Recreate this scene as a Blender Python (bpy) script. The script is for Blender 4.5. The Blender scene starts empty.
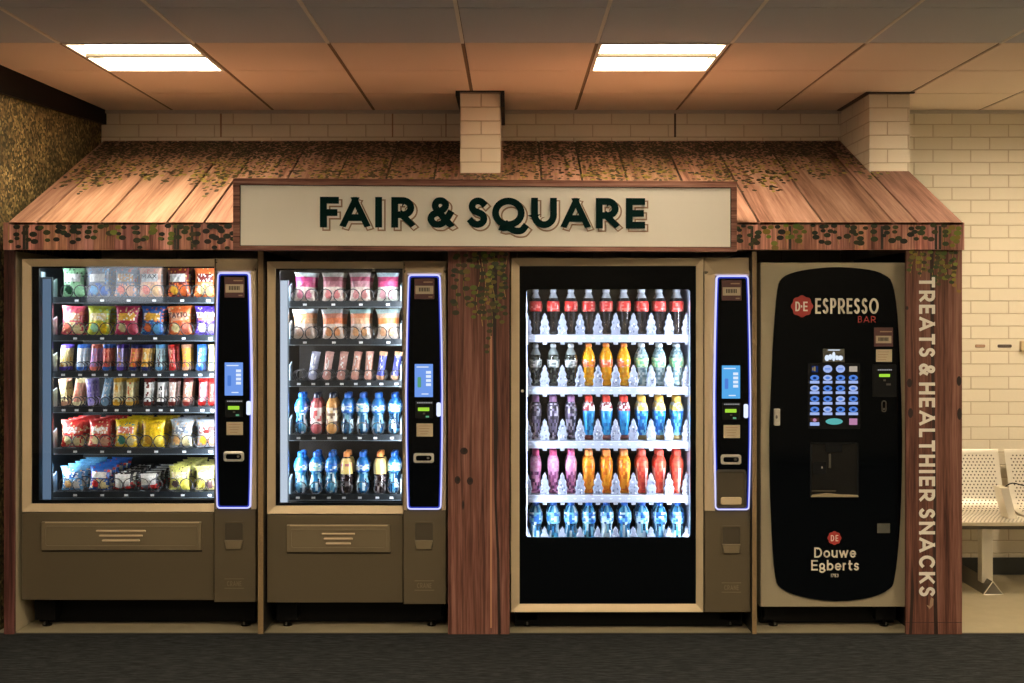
import bpy, math, random
from math import sin, cos, pi, radians, sqrt
from mathutils import Vector, Matrix
random.seed(7)
sc = bpy.context.scene
COL = sc.collection
F = 1163.0; CX = 511.0; CY = 312.0; EYE = 1.56      # photograph's focal length and vanishing point (px), eye height (m)
def W(px, py, d):  return Vector(((px-CX)*d/F, d, EYE-(py-CY)*d/F))
def X(px, d): return (px-CX)*d/F
def Z(py, d): return EYE-(py-CY)*d/F

# ------------------------------------------------------------------ materials
M = {}
def newmat(name):
    m = bpy.data.materials.new(name); m.use_nodes = True
    nt = m.node_tree; nt.nodes.clear()
    out = nt.nodes.new('ShaderNodeOutputMaterial')
    M[name] = m
    return m, nt, out
def N(nt, t, **k):
    n = nt.nodes.new(t)
    for a, b in k.items(): setattr(n, a, b)
    return n
def setin(n, **k):
    for a, b in k.items(): n.inputs[a.replace('_', ' ')].default_value = b
def c4(c): return (c[0], c[1], c[2], 1)
def L(r, g, b):                                      # 8-bit sRGB to linear
    f = lambda v: (v/255/12.92) if v/255 <= .04045 else ((v/255+.055)/1.055)**2.4
    return (f(r), f(g), f(b))
def plain(name, col, rough=.5, metal=0, spec=.5, bump=0, bscale=200, var=0, coat=0):
    m, nt, out = newmat(name)
    p = N(nt, 'ShaderNodeBsdfPrincipled')
    setin(p, Base_Color=c4(col), Roughness=rough, Metallic=metal)
    p.inputs['Specular IOR Level'].default_value = spec
    p.inputs['Coat Weight'].default_value = coat
    tc = N(nt, 'ShaderNodeTexCoord')
    nz = N(nt, 'ShaderNodeTexNoise'); nz.inputs['Scale'].default_value = bscale; nz.inputs['Detail'].default_value = 3
    nt.links.new(tc.outputs['Object'], nz.inputs['Vector'])
    if var:
        mx = N(nt, 'ShaderNodeMix', data_type='RGBA'); mx.inputs['A'].default_value = c4(col)
        mx.inputs['B'].default_value = c4([v*(1-var) for v in col])
        nt.links.new(nz.outputs['Fac'], mx.inputs['Factor']); nt.links.new(mx.outputs['Result'], p.inputs['Base Color'])
    if bump:
        b = N(nt, 'ShaderNodeBump'); b.inputs['Strength'].default_value = bump; b.inputs['Distance'].default_value = .002
        nt.links.new(nz.outputs['Fac'], b.inputs['Height']); nt.links.new(b.outputs['Normal'], p.inputs['Normal'])
    nt.links.new(p.outputs[0], out.inputs[0]); return m
def emit(name, col, s):
    m, nt, out = newmat(name)
    e = N(nt, 'ShaderNodeEmission'); e.inputs['Color'].default_value = c4(col); e.inputs['Strength'].default_value = s
    nt.links.new(e.outputs[0], out.inputs[0]); return m
def colattr(name, rough=.35, coat=0, alpha=1, spec=.5, bump=0, metal=0, bscale=90):   # pattern colours carried by the mesh
    m, nt, out = newmat(name)
    p = N(nt, 'ShaderNodeBsdfPrincipled'); a = N(nt, 'ShaderNodeAttribute', attribute_name='Col')
    setin(p, Roughness=rough, Alpha=alpha, Metallic=metal); p.inputs['Coat Weight'].default_value = coat
    p.inputs['Specular IOR Level'].default_value = spec
    nt.links.new(a.outputs['Color'], p.inputs['Base Color'])
    if bump:
        tc = N(nt, 'ShaderNodeTexCoord'); nz = N(nt, 'ShaderNodeTexNoise'); nz.inputs['Scale'].default_value = bscale
        b = N(nt, 'ShaderNodeBump'); b.inputs['Strength'].default_value = bump; b.inputs['Distance'].default_value = .006
        nt.links.new(tc.outputs['Object'], nz.inputs['Vector']); nt.links.new(nz.outputs['Fac'], b.inputs['Height']); nt.links.new(b.outputs['Normal'], p.inputs['Normal'])
    nt.links.new(p.outputs[0], out.inputs[0]); return m
def glass(name, tint=(1, 1, 1), refl=1.0):
    m, nt, out = newmat(name)
    t = N(nt, 'ShaderNodeBsdfTransparent'); t.inputs[0].default_value = c4(tint)
    g = N(nt, 'ShaderNodeBsdfGlossy'); g.inputs['Roughness'].default_value = .02
    fr = N(nt, 'ShaderNodeFresnel'); fr.inputs['IOR'].default_value = 1.5
    mu = N(nt, 'ShaderNodeMath', operation='MULTIPLY'); mu.inputs[1].default_value = refl
    mx = N(nt, 'ShaderNodeMixShader')
    nt.links.new(fr.outputs[0], mu.inputs[0]); nt.links.new(mu.outputs[0], mx.inputs[0])
    nt.links.new(t.outputs[0], mx.inputs[1]); nt.links.new(g.outputs[0], mx.inputs[2]); nt.links.new(mx.outputs[0], out.inputs[0]); return m
def ramp(nt, stops):
    r = N(nt, 'ShaderNodeValToRGB'); e = r.color_ramp.elements
    while len(e) < len(stops): e.new(.5)
    for i, (p, c) in enumerate(stops): e[i].position = p; e[i].color = c4(c)
    return r
def mapping(nt, scale, src='Object', loc=(0, 0, 0)):
    tc = N(nt, 'ShaderNodeTexCoord'); mp = N(nt, 'ShaderNodeMapping'); mp.inputs['Scale'].default_value = scale; mp.inputs['Location'].default_value = loc
    nt.links.new(tc.outputs[src], mp.inputs['Vector']); return mp
def wood(name, dark, mid, light, along='z', rough=.55, fine=1.0):   # printed timber grain, tinted by the board's own Col
    m, nt, out = newmat(name)
    s1 = {'z': (22*fine, 22*fine, .9), 'y': (14, .8, .8), 'x': (.9, 40, 40)}[along]
    s2 = {'z': (90, 90, 3.0), 'y': (60, 2.2, 2.2), 'x': (5, 120, 120)}[along]
    mp = mapping(nt, s1); n1 = N(nt, 'ShaderNodeTexNoise'); setin(n1, Scale=1.0, Detail=5.0, Roughness=.6, Distortion=.6)
    nt.links.new(mp.outputs[0], n1.inputs['Vector'])
    mp2 = mapping(nt, s2); n2 = N(nt, 'ShaderNodeTexNoise'); setin(n2, Scale=1.0, Detail=3.0, Roughness=.7)
    nt.links.new(mp2.outputs[0], n2.inputs['Vector'])
    ad = N(nt, 'ShaderNodeMath', operation='MULTIPLY_ADD'); ad.inputs[1].default_value = .45
    ad2 = N(nt, 'ShaderNodeMath', operation='MULTIPLY'); ad2.inputs[1].default_value = .58
    nt.links.new(n1.outputs['Fac'], ad2.inputs[0])
    nt.links.new(n2.outputs['Fac'], ad.inputs[0]); nt.links.new(ad2.outputs[0], ad.inputs[2])
    r = ramp(nt, [(.36, dark), (.5, mid), (.66, light)]); nt.links.new(ad.outputs[0], r.inputs[0])
    a = N(nt, 'ShaderNodeAttribute', attribute_name='Col')
    mx = N(nt, 'ShaderNodeMix', data_type='RGBA', blend_type='MULTIPLY'); mx.inputs['Factor'].default_value = 1
    nt.links.new(r.outputs[0], mx.inputs['A']); nt.links.new(a.outputs['Color'], mx.inputs['B'])
    p = N(nt, 'ShaderNodeBsdfPrincipled'); setin(p, Roughness=rough); p.inputs['Specular IOR Level'].default_value = .3
    nt.links.new(mx.outputs['Result'], p.inputs['Base Color'])
    b = N(nt, 'ShaderNodeBump'); b.inputs['Strength'].default_value = .15; b.inputs['Distance'].default_value = .002
    nt.links.new(ad.outputs[0], b.inputs['Height']); nt.links.new(b.outputs['Normal'], p.inputs['Normal'])
    nt.links.new(p.outputs[0], out.inputs[0]); return m
def brick(name, c1, c2, mortar, off=(0, 0, 0)):
    m, nt, out = newmat(name)
    tc = N(nt, 'ShaderNodeTexCoord'); sx = N(nt, 'ShaderNodeSeparateXYZ'); nt.links.new(tc.outputs['Object'], sx.inputs[0])
    ad = N(nt, 'ShaderNodeMath', operation='ADD'); nt.links.new(sx.outputs[0], ad.inputs[0]); nt.links.new(sx.outputs[1], ad.inputs[1])
    cb = N(nt, 'ShaderNodeCombineXYZ'); nt.links.new(ad.outputs[0], cb.inputs[0]); nt.links.new(sx.outputs[2], cb.inputs[1])
    mp = N(nt, 'ShaderNodeMapping'); mp.inputs['Location'].default_value = off; nt.links.new(cb.outputs[0], mp.inputs[0])
    bt = N(nt, 'ShaderNodeTexBrick'); setin(bt, Color1=c4(c1), Color2=c4(c2), Mortar=c4(mortar), Scale=1.0, Bias=0.0)
    bt.inputs['Mortar Size'].default_value = .0042; bt.inputs['Mortar Smooth'].default_value = .5
    bt.inputs['Brick Width'].default_value = .225; bt.inputs['Row Height'].default_value = .075
    nt.links.new(mp.outputs[0], bt.inputs['Vector'])
    nz = N(nt, 'ShaderNodeTexNoise'); setin(nz, Scale=60.0, Detail=4.0); nt.links.new(tc.outputs['Object'], nz.inputs['Vector'])
    mu = N(nt, 'ShaderNodeMath', operation='MULTIPLY_ADD'); mu.inputs[1].default_value = -1.0
    m3 = N(nt, 'ShaderNodeMath', operation='MULTIPLY'); m3.inputs[1].default_value = .25
    nt.links.new(nz.outputs['Fac'], m3.inputs[0]); nt.links.new(bt.outputs['Fac'], mu.inputs[0]); nt.links.new(m3.outputs[0], mu.inputs[2])
    b = N(nt, 'ShaderNodeBump'); b.inputs['Strength'].default_value = .7; b.inputs['Distance'].default_value = .005
    nt.links.new(mu.outputs[0], b.inputs['Height'])
    p = N(nt, 'ShaderNodeBsdfPrincipled'); setin(p, Roughness=.55); nt.links.new(bt.outputs['Color'], p.inputs['Base Color']); nt.links.new(b.outputs['Normal'], p.inputs['Normal'])
    nt.links.new(p.outputs[0], out.inputs[0]); return m

brick('brick_paint', (.80, .74, .62), (.76, .70, .58), (.58, .49, .37), (.0195, .0245, 0))
brick('brick_far', (.16, .15, .13), (.14, .13, .11), (.09, .08, .07), (.02, .0, 0))
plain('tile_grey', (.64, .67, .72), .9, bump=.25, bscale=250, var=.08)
plain('tile_peach_bounce', (.95, .80, .66), .9, bump=.25, bscale=250, var=.08)  # tile colour carries the canopy's orange bounce light
plain('grid_dark', (.10, .08, .07), .7)
plain('grid_light', (.52, .48, .44), .6)
plain('black_trim', (.012, .011, .010), .5)
plain('beige_vinyl', (.40, .35, .24), .45, var=.25, bscale=12)
plain('rubber_strip', (.02, .02, .02), .6)
plain('bronze', (.70, .56, .37), .38, .25, var=.06, bscale=900)
plain('bronze_low', (.175, .140, .088), .42, .4, var=.08, bscale=900)
plain('bronze_dark', (.10, .082, .055), .5, .4)
plain('bronze_mid', (.27, .215, .135), .40, .4)
plain('bronze_edge', (.62, .50, .33), .35, .5)
plain('champagne', (.46, .40, .28), .45, .2, var=.06, bscale=800)
plain('black_gloss', (.002, .003, .0045), .06, spec=.22)
plain('black_satin', (.003, .003, .0035), .5, spec=.15)
plain('black_plastic', (.006, .007, .009), .4, spec=.25)
plain('cavity', (.006, .009, .012), .5, spec=.25)
plain('cavity_brown', (.035, .030, .027), .6, spec=.2)
plain('tray_metal', (.012, .017, .022), .4, spec=.4)
plain('tray_side', (.20, .25, .29), .35, .4)
plain('coil_wire', (.06, .06, .065), .3, .6)
plain('tag_white', (.75, .78, .8), .5)
plain('steel', (.82, .78, .70), .35, .6)
plain('steel_dark', (.20, .19, .17), .35, .8)
plain('cream_label', (.62, .52, .36), .6, var=.2, bscale=300)
plain('purple_label', (.10, .035, .035), .5)
plain('ink', (.03, .02, .02), .6)
plain('cream_board', (.97, .93, .84), .5)
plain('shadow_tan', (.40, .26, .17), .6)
plain('sign_green', (.002, .019, .018), .8, spec=.08)
plain('letter_cream', (.88, .84, .76), .6)
plain('seal_red', (.42, .035, .03), .5)
plain('text_white', (.72, .66, .55), .5)
plain('board_edge', (.33, .22, .11), .6, var=.5, bscale=160)
plain('board_inner', (.50, .44, .31), .5, var=.1, bscale=10)
plain('shelf_white', (.34, .38, .46), .35)
plain('grey_square', (.10, .10, .085), .5)
plain('dark_recess', (.010, .010, .010), .25)
plain('skirting', (.03, .035, .035), .5)
plain('wall_plain', (.30, .26, .21), .8)
glass('pane', (1, 1, 1), 1.6)
plain('smoked', (.004, .005, .006), .05)
emit('lamp_bright', (1.0, .79, .50), 15)
emit('lamp_unseen_fill', (1.0, .80, .53), 41)  # fixtures out of view, made stronger than the visible pair as frontal fill
emit('lamp_near', (1.0, .80, .56), 7.0)
emit('led_white', (.72, .78, 1.0), 0.486)
emit('led_glow_blue', (.04, .07, .65), 0.243)  # glow of the lavender edge light, painted as its own emissive ribbon
emit('led_lavender', (.58, .58, 1.0), 0.502)
emit('strip_soft', (.36, .56, .85), 0.130)
emit('strip_bright', (.72, .84, 1.0), 0.324)
emit('screen_blue', (.17, .34, .86), 0.389)
emit('screen_cyan', (.10, .42, .86), 0.389)
emit('screen_white', (.75, .85, 1.0), 0.405)
emit('screen_green', (.18, .55, .30), 0.243)
emit('lcd_green', (.45, .85, .06), 0.324)
emit('key_blue', (.10, .26, .80), 0.340)
emit('key_pale', (.42, .55, .98), 0.340)
emit('key_dark', (.01, .03, .14), 0.324)
emit('key_teal', (.15, .62, .60), 0.275)
emit('key_gold', (.45, .32, .10), 0.243)
emit('key_cream', (.7, .6, .48), 0.243)
emit('key_pink', (.65, .30, .52), 0.292)
emit('text_lit', (.8, .8, .8), 0.162)
emit('day_pane', (.80, .86, .95), 0.891)
colattr('wrapper', .32, coat=.15, bump=.5, bscale=55)
colattr('bottle_clear', .10, coat=.5, alpha=.86, spec=.8)
colattr('bottle_film', .28, coat=.3)
colattr('print_flat', .6)
colattr('crystal', .25, coat=.3, bump=.9, bscale=60)
wood('wood_roof', (.16, .072, .052), (.38, .215, .160), (.58, .37, .29), 'y')
wood('wood_panel', (.035, .013, .011), (.17, .073, .054), (.34, .175, .135), 'z')
wood('wood_frame', (.02, .008, .007), (.24, .10, .072), (.46, .24, .18), 'x')

def mk_mural():
    m, nt, out = newmat('mural_leaves')
    mp = mapping(nt, (1, 1, 1))
    v = N(nt, 'ShaderNodeTexVoronoi'); v.inputs['Scale'].default_value = 78; v.inputs['Randomness'].default_value = 1
    nt.links.new(mp.outputs[0], v.inputs['Vector'])
    s = N(nt, 'ShaderNodeSeparateColor'); nt.links.new(v.outputs['Color'], s.inputs[0])
    r = ramp(nt, [(.0, (.015, .015, .008)), (.30, (.05, .045, .015)), (.45, (.07, .05, .02)), (.6, (.19, .13, .06)), (.78, (.14, .11, .045)), (.95, (.34, .27, .135))])
    nt.links.new(s.outputs[0], r.inputs[0])
    nz = N(nt, 'ShaderNodeTexNoise'); setin(nz, Scale=9.0, Detail=4.0); nt.links.new(mp.outputs[0], nz.inputs['Vector'])
    r2 = ramp(nt, [(.3, (.45, .45, .4)), (.65, (1.25, 1.2, 1.1))]); nt.links.new(nz.outputs['Fac'], r2.inputs[0])
    mx = N(nt, 'ShaderNodeMix', data_type='RGBA', blend_type='MULTIPLY'); mx.inputs['Factor'].default_value = 1
    nt.links.new(r.outputs[0], mx.inputs['A']); nt.links.new(r2.outputs[0], mx.inputs['B'])
    p = N(nt, 'ShaderNodeBsdfPrincipled'); setin(p, Roughness=.6); nt.links.new(mx.outputs['Result'], p.inputs['Base Color'])
    nt.links.new(p.outputs[0], out.inputs[0])
mk_mural()
def mk_carpet():
    m, nt, out = newmat('carpet')
    mp = mapping(nt, (7, 60, 1)); n1 = N(nt, 'ShaderNodeTexNoise'); setin(n1, Scale=1.6, Detail=6.0, Roughness=.75); nt.links.new(mp.outputs[0], n1.inputs['Vector'])
    mp2 = mapping(nt, (400, 400, 1)); n2 = N(nt, 'ShaderNodeTexNoise'); setin(n2, Scale=1.0, Detail=1.0); nt.links.new(mp2.outputs[0], n2.inputs['Vector'])
    ad = N(nt, 'ShaderNodeMath', operation='MULTIPLY_ADD'); ad.inputs[1].default_value = .4
    m2 = N(nt, 'ShaderNodeMath', operation='MULTIPLY'); m2.inputs[1].default_value = .6
    nt.links.new(n1.outputs['Fac'], m2.inputs[0]); nt.links.new(n2.outputs['Fac'], ad.inputs[0]); nt.links.new(m2.outputs[0], ad.inputs[2])
    r = ramp(nt, [(.42, (.003, .0036, .0042)), (.5, (.012, .014, .016)), (.60, (.050, .055, .060))]); nt.links.new(ad.outputs[0], r.inputs[0])
    p = N(nt, 'ShaderNodeBsdfPrincipled'); setin(p, Roughness=.95); p.inputs['Specular IOR Level'].default_value = .15
    nt.links.new(r.outputs[0], p.inputs['Base Color'])
    b = N(nt, 'ShaderNodeBump'); b.inputs['Strength'].default_value = .6; b.inputs['Distance'].default_value = .004
    nt.links.new(ad.outputs[0], b.inputs['Height']); nt.links.new(b.outputs['Normal'], p.inputs['Normal']); nt.links.new(p.outputs[0], out.inputs[0])
mk_carpet()

# ------------------------------------------------------------------ mesh builder
WHITE = (1, 1, 1)
class MB:
    def __init__(s): s.v = []; s.f = []; s.m = []; s.c = []; s.mats = []
    def mi(s, mat):
        if mat not in s.mats: s.mats.append(mat)
        return s.mats.index(mat)
    def add(s, verts, faces, mat, col=WHITE):
        o = len(s.v); s.v += [Vector(v) for v in verts]; k = s.mi(mat)
        for i, f in enumerate(faces):
            s.f.append([a+o for a in f]); s.m.append(k); s.c.append(col[i] if isinstance(col, list) and not isinstance(col[0], float) else col)
        return s
    def box(s, x0, x1, y0, y1, z0, z1, mat, col=WHITE):
        v = [(x0, y0, z0), (x1, y0, z0), (x1, y1, z0), (x0, y1, z0), (x0, y0, z1), (x1, y0, z1), (x1, y1, z1), (x0, y1, z1)]
        return s.add(v, [(0, 3, 2, 1), (4, 5, 6, 7), (0, 1, 5, 4), (1, 2, 6, 5), (2, 3, 7, 6), (3, 0, 4, 7)], mat, col)
    def pbox(s, p0, p1, q0, q1, d, t, mat, col=WHITE):    # front face at depth d spans the given extents, thickness t going back
        return s.box(X(p0, d), X(p1, d), d, d+t, Z(q1, d), Z(q0, d), mat, col)
    def prism(s, poly, y0, y1, mat, col=WHITE, bev=0):    # poly in (x, z); front at y0
        n = len(poly)
        ar = sum(poly[i][0]*poly[(i+1) % n][1]-poly[(i+1) % n][0]*poly[i][1] for i in range(n))
        if ar < 0: poly = poly[::-1]
        if bev:
            cx = sum(p[0] for p in poly)/n; cz = sum(p[1] for p in poly)/n
            inner = []
            for i in range(n):
                a = Vector(poly[i-1]); b = Vector(poly[i]); c = Vector(poly[(i+1) % n])
                e = ((b-a).normalized()+(c-b).normalized()); e = e.normalized() if e.length > 1e-6 else Vector((1, 0))
                inner.append((b.x-e.y*bev, b.y+e.x*bev))
            v = [(p[0], y0, p[1]) for p in inner]+[(p[0], y0+bev, p[1]) for p in poly]+[(p[0], y1, p[1]) for p in poly]
            fs = [tuple(range(n)), tuple(range(3*n-1, 2*n-1, -1))]
            for k in (0, n):
                fs += [(k+i, k+n+i, k+n+(i+1) % n, k+(i+1) % n) for i in range(n)]
            return s.add(v, fs, mat, col)
        v = [(p[0], y0, p[1]) for p in poly]+[(p[0], y1, p[1]) for p in poly]
        return s.add(v, [tuple(range(n)), tuple(range(2*n-1, n-1, -1))]+[(i, n+i, n+(i+1) % n, (i+1) % n) for i in range(n)], mat, col)
    def ring(s, outer, inner, y0, y1, mat, col=WHITE, yin=None):  # frame between two outlines of equal count
        n = len(outer); yi = y0 if yin is None else yin
        v = [(p[0], y0, p[1]) for p in outer]+[(p[0], yi, p[1]) for p in inner]+[(p[0], y1, p[1]) for p in outer]+[(p[0], y1, p[1]) for p in inner]
        fs = []
        for i in range(n):
            j = (i+1) % n
            fs += [(i, j, n+j, n+i), (i, 2*n+i, 2*n+j, j), (n+i, n+j, 3*n+j, 3*n+i)]
        return s.add(v, fs, mat, col)
    def tube(s, pts, r, mat, seg=6, col=WHITE, closed=False):
        pts = [Vector(p) for p in pts]; n = len(pts); o = []
        for i in range(n):
            if closed: t = pts[(i+1) % n]-pts[i-1]
            else: t = pts[min(i+1, n-1)]-pts[max(i-1, 0)]
            t.normalize(); a = t.cross(Vector((0, 0, 1)))
            if a.length < .05: a = t.cross(Vector((0, 1, 0)))
            a.normalize(); b = t.cross(a)
            for k in range(seg): o.append(pts[i]+(a*cos(2*pi*k/seg)+b*sin(2*pi*k/seg))*r)
        fs = []
        for i in range(n if closed else n-1):
            j = (i+1) % n
            fs += [(i*seg+k, i*seg+(k+1) % seg, j*seg+(k+1) % seg, j*seg+k) for k in range(seg)]
        if not closed: fs += [tuple(range(seg)), tuple(range(n*seg-1, (n-1)*seg-1, -1))]
        return s.add(o, fs, mat, col)
    def lathe(s, prof, mat, seg=16, cols=None, c=(0, 0, 0), ridge=0, nr=8):
        v = []; n = len(prof)
        for i, (r, z) in enumerate(prof):
            for k in range(seg):
                a = 2*pi*k/seg; rr = r*(1+ridge*cos(nr*a)*(1 if 0 < i < n-1 else 0))
                v.append((c[0]+rr*cos(a), c[1]+rr*sin(a), c[2]+z))
        fs = []; cc = []
        for i in range(n-1):
            for k in range(seg):
                fs.append((i*seg+k, i*seg+(k+1) % seg, (i+1)*seg+(k+1) % seg, (i+1)*seg+k)); cc.append(cols[i] if cols else WHITE)
        fs += [tuple(range(seg-1, -1, -1)), tuple(range((n-1)*seg, n*seg))]; cc += [cols[0] if cols else WHITE, cols[-1] if cols else WHITE]
        return s.add(v, fs, mat, cc)
    def disc(s, c, u, v, ru, rv, mat, col, n=8):
        c = Vector(c); u = Vector(u); v = Vector(v)
        return s.add([c+u*ru*cos(2*pi*k/n)+v*rv*sin(2*pi*k/n) for k in range(n)], [tuple(range(n))], mat, col)
    def mesh(s, name, off=(0, 0, 0), smooth=False):
        me = bpy.data.meshes.new(name); off = Vector(off)
        me.from_pydata([tuple(v-off) for v in s.v], [], s.f)
        for k in s.mats: me.materials.append(M[k])
        me.polygons.foreach_set('material_index', s.m)
        at = me.attributes.new('Col', 'FLOAT_COLOR', 'FACE')
        fl = []
        for c in s.c: fl += [c[0], c[1], c[2], 1.0]
        at.data.foreach_set('color', fl)
        if smooth: me.polygons.foreach_set('use_smooth', [True]*len(me.polygons))
        me.update(); return me
def root_loc(o):
    while o.parent: o = o.parent
    return o
def build(mb, name, parent=None, smooth=False, bevel=0, label=None, loc=None, auto=False):
    off = Vector((0, 0, 0))
    if parent is not None and loc is None:
        off = Vector(root_loc(parent).get('_base', (0, 0, 0)))
    if loc is not None and parent is None: off = Vector(loc)
    o = bpy.data.objects.new(name, mb.mesh(name, off, smooth)); COL.objects.link(o)
    if parent is not None: o.parent = parent
    if loc is not None and parent is None: o.location = loc
    if bevel:
        b = o.modifiers.new('bevel', 'BEVEL'); b.width = bevel; b.segments = 2; b.limit_method = 'ANGLE'; b.angle_limit = radians(40)
    if label: o['label'] = label
    return o
def tag(o, label, cat, group=None, kind=None):
    if label: o['label'] = label
    if cat: o['category'] = cat
    if group: o['group'] = group
    if kind: o['kind'] = kind
    return o
def thing(name, loc, label, cat, group=None):
    o = bpy.data.objects.new(name, None); COL.objects.link(o); o.location = loc; o['_base'] = tuple(loc); o.empty_display_size = .1
    return tag(o, label, cat, group)
def struct(mb, name, **k):
    o = build(mb, name, **k); o['kind'] = 'structure'; return o

def rrect(x0, x1, z0, z1, r, n=5):
    pts = []
    for cx, cz, a0 in ((x1-r, z1-r, 0), (x0+r, z1-r, 90), (x0+r, z0+r, 180), (x1-r, z0+r, 270)):
        for i in range(n+1):
            a = radians(a0+90*i/n); pts.append((cx+r*cos(a), cz+r*sin(a)))
    return pts

# ------------------------------------------------------------------ stroke lettering
def arc(cx, cy, rx, ry, a0, a1, n=12): return [(cx+rx*cos(radians(a0+(a1-a0)*i/n)), cy+ry*sin(radians(a0+(a1-a0)*i/n))) for i in range(n+1)]
def smooth(p, k=5):
    out = []
    for i in range(len(p)-1):
        a = p[max(i-1, 0)]; b = p[i]; c = p[i+1]; d = p[min(i+2, len(p)-1)]
        for j in range(k):
            t = j/k
            out.append(tuple(.5*((2*b[q])+(-a[q]+c[q])*t+(2*a[q]-5*b[q]+4*c[q]-d[q])*t*t+(-a[q]+3*b[q]-3*c[q]+d[q])*t**3) for q in range(len(p[0]))))
    return out+[p[-1]]
G = {
 'A': (.88, [[(0, 0), (.5, 1.05)], [(.5, 1.05), (1, 0)], [(.22, .27), (.78, .27)]]),
 'B': (.62, [[(0, 0), (0, 1)], [(0, 1), (.5, 1)]+arc(.5, .77, .42, .23, 90, -90)+[(0, .54)], [(0, .54), (.5, .54)]+arc(.55, .27, .45, .27, 90, -90)+[(0, 0)]]),
 'C': (.80, [arc(.52, .5, .52, .5, 48, 312, 20)]),
 'D': (.72, [[(0, 0), (0, 1)], [(0, 1), (.4, 1)]+arc(.4, .5, .6, .5, 90, -90, 16)+[(0, 0)]]),
 'E': (.58, [[(0, 0), (0, 1)], [(0, 1), (1, 1)], [(0, .5), (.9, .5)], [(0, 0), (1, 0)]]),
 'F': (.58, [[(0, 0), (0, 1)], [(0, 1), (1, 1)], [(0, .48), (.88, .48)]]),
 'H': (.72, [[(0, 0), (0, 1)], [(1, 0), (1, 1)], [(0, .5), (1, .5)]]),
 'I': (.0, [[(0, 0), (0, 1)]]),
 'K': (.68, [[(0, 0), (0, 1)], [(1, 1), (.05, .42)], [(.35, .6), (1, 0)]]),
 'L': (.52, [[(0, 0), (0, 1)], [(0, 0), (1, 0)]]),
 'M': (.90, [[(0, 0), (0, 1)], [(1, 0), (1, 1)], [(0, 1), (.5, .3)], [(.5, .3), (1, 1)]]),
 'N': (.76, [[(0, 0), (0, 1)], [(1, 0), (1, 1)], [(0, 1), (1, 0)]]),
 'O': (.96, [arc(.5, .5, .5, .5, 0, 360, 28)]),
 'P': (.62, [[(0, 0), (0, 1)], [(0, 1), (.5, 1)]+arc(.5, .72, .5, .28, 90, -90)+[(0, .44)]]),
 'Q': (1.0, [arc(.5, .5, .5, .5, 0, 360, 28), smooth([(.42, .0), (.28, -.13), (.5, -.13), (.75, -.26), (1.0, -.25), (1.12, -.12)])]),
 'R': (.70, [[(0, 0), (0, 1)], [(0, 1), (.5, 1)]+arc(.5, .70, .5, .30, 90, -90)+[(0, .40)], [(.42, .40), (1.0, 0)]]),
 'S': (.60, [arc(.52, .76, .45, .24, 35, 250, 14)[:-1]+[(.5, .52)]+arc(.46, .25, .5, .25, 75, -150, 14)]),
 'T': (.66, [[(.5, 0), (.5, 1)], [(0, 1), (1, 1)]]),
 'U': (.74, [[(0, 1), (0, .42)]+arc(.5, .42, .5, .42, 180, 360, 16)+[(1, 1)]]),
 'X': (.72, [[(0, 0), (1, 1)], [(0, 1), (1, 0)]]),
 'Y': (.72, [[(.5, 0), (.5, .45)], [(0, 1), (.5, .45)], [(1, 1), (.5, .45)]]),
 '&': (.86, [smooth([(.92, -.02), (.62, .28), (.33, .56), (.20, .78), (.30, .97), (.52, 1.0), (.70, .86), (.62, .66), (.36, .52), (.08, .40), (.0, .20), (.16, .02), (.42, 0), (.68, .14), (.90, .44)], 4)]),
 '.': (.0, [[(0, .45), (0, .55)]]),
 'o': (.62, [arc(.5, .33, .5, .33, 0, 360, 20)]),
 'u': (.56, [[(0, .68), (0, .25)]+arc(.45, .25, .45, .25, 180, 330, 8)+[(1, .2)], [(1, 0), (1, .68)]]),
 'w': (.86, [[(0, .68), (.25, 0)], [(.25, 0), (.5, .62)], [(.5, .62), (.75, 0)], [(.75, 0), (1, .68)]]),
 'e': (.58, [[(0, .34), (1, .34)]+arc(.5, .33, .5, .33, 5, 315, 16)]),
 'g': (.56, [arc(.45, .40, .45, .26, 0, 360, 16), [(.1, .12), (.8, .1)], smooth([(.8, .1), (1, -.08), (.6, -.26), (.1, -.22), (0, -.06), (.15, .12)], 4)]),
 'b': (.58, [[(0, 0), (0, 1)], arc(.5, .33, .5, .33, 0, 360, 18)]),
 'r': (.36, [[(0, 0), (0, .68)], [(0, .4)]+arc(.6, .4, .6, .28, 170, 80, 6)]),
 't': (.38, [[(.3, .95), (.3, .2)]+arc(.75, .2, .45, .2, 180, 290, 6), [(0, .66), (.95, .66)]]),
 's': (.46, [arc(.5, .51, .45, .17, 35, 250, 10)[:-1]+[(.5, .34)]+arc(.46, .17, .5, .17, 75, -150, 10)]),
 '1': (.0, [[(0, 0), (0, 1)]]),
 '7': (.6, [[(0, 1), (1, 1)], [(1, 1), (.3, 0)]]),
 '5': (.6, [[(1, 1), (.1, 1)], [(.1, 1), (.05, .58)], [(.05, .58), (.5, .6)]+arc(.5, .3, .5, .3, 90, -150)]),
 '3': (.6, [arc(.45, .77, .45, .23, 150, -90)+arc(.45, .27, .5, .27, 90, -150)]),
 'v': (.56, [[(0, .68), (.5, 0)], [(.5, 0), (1, .68)]]),
}
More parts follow.
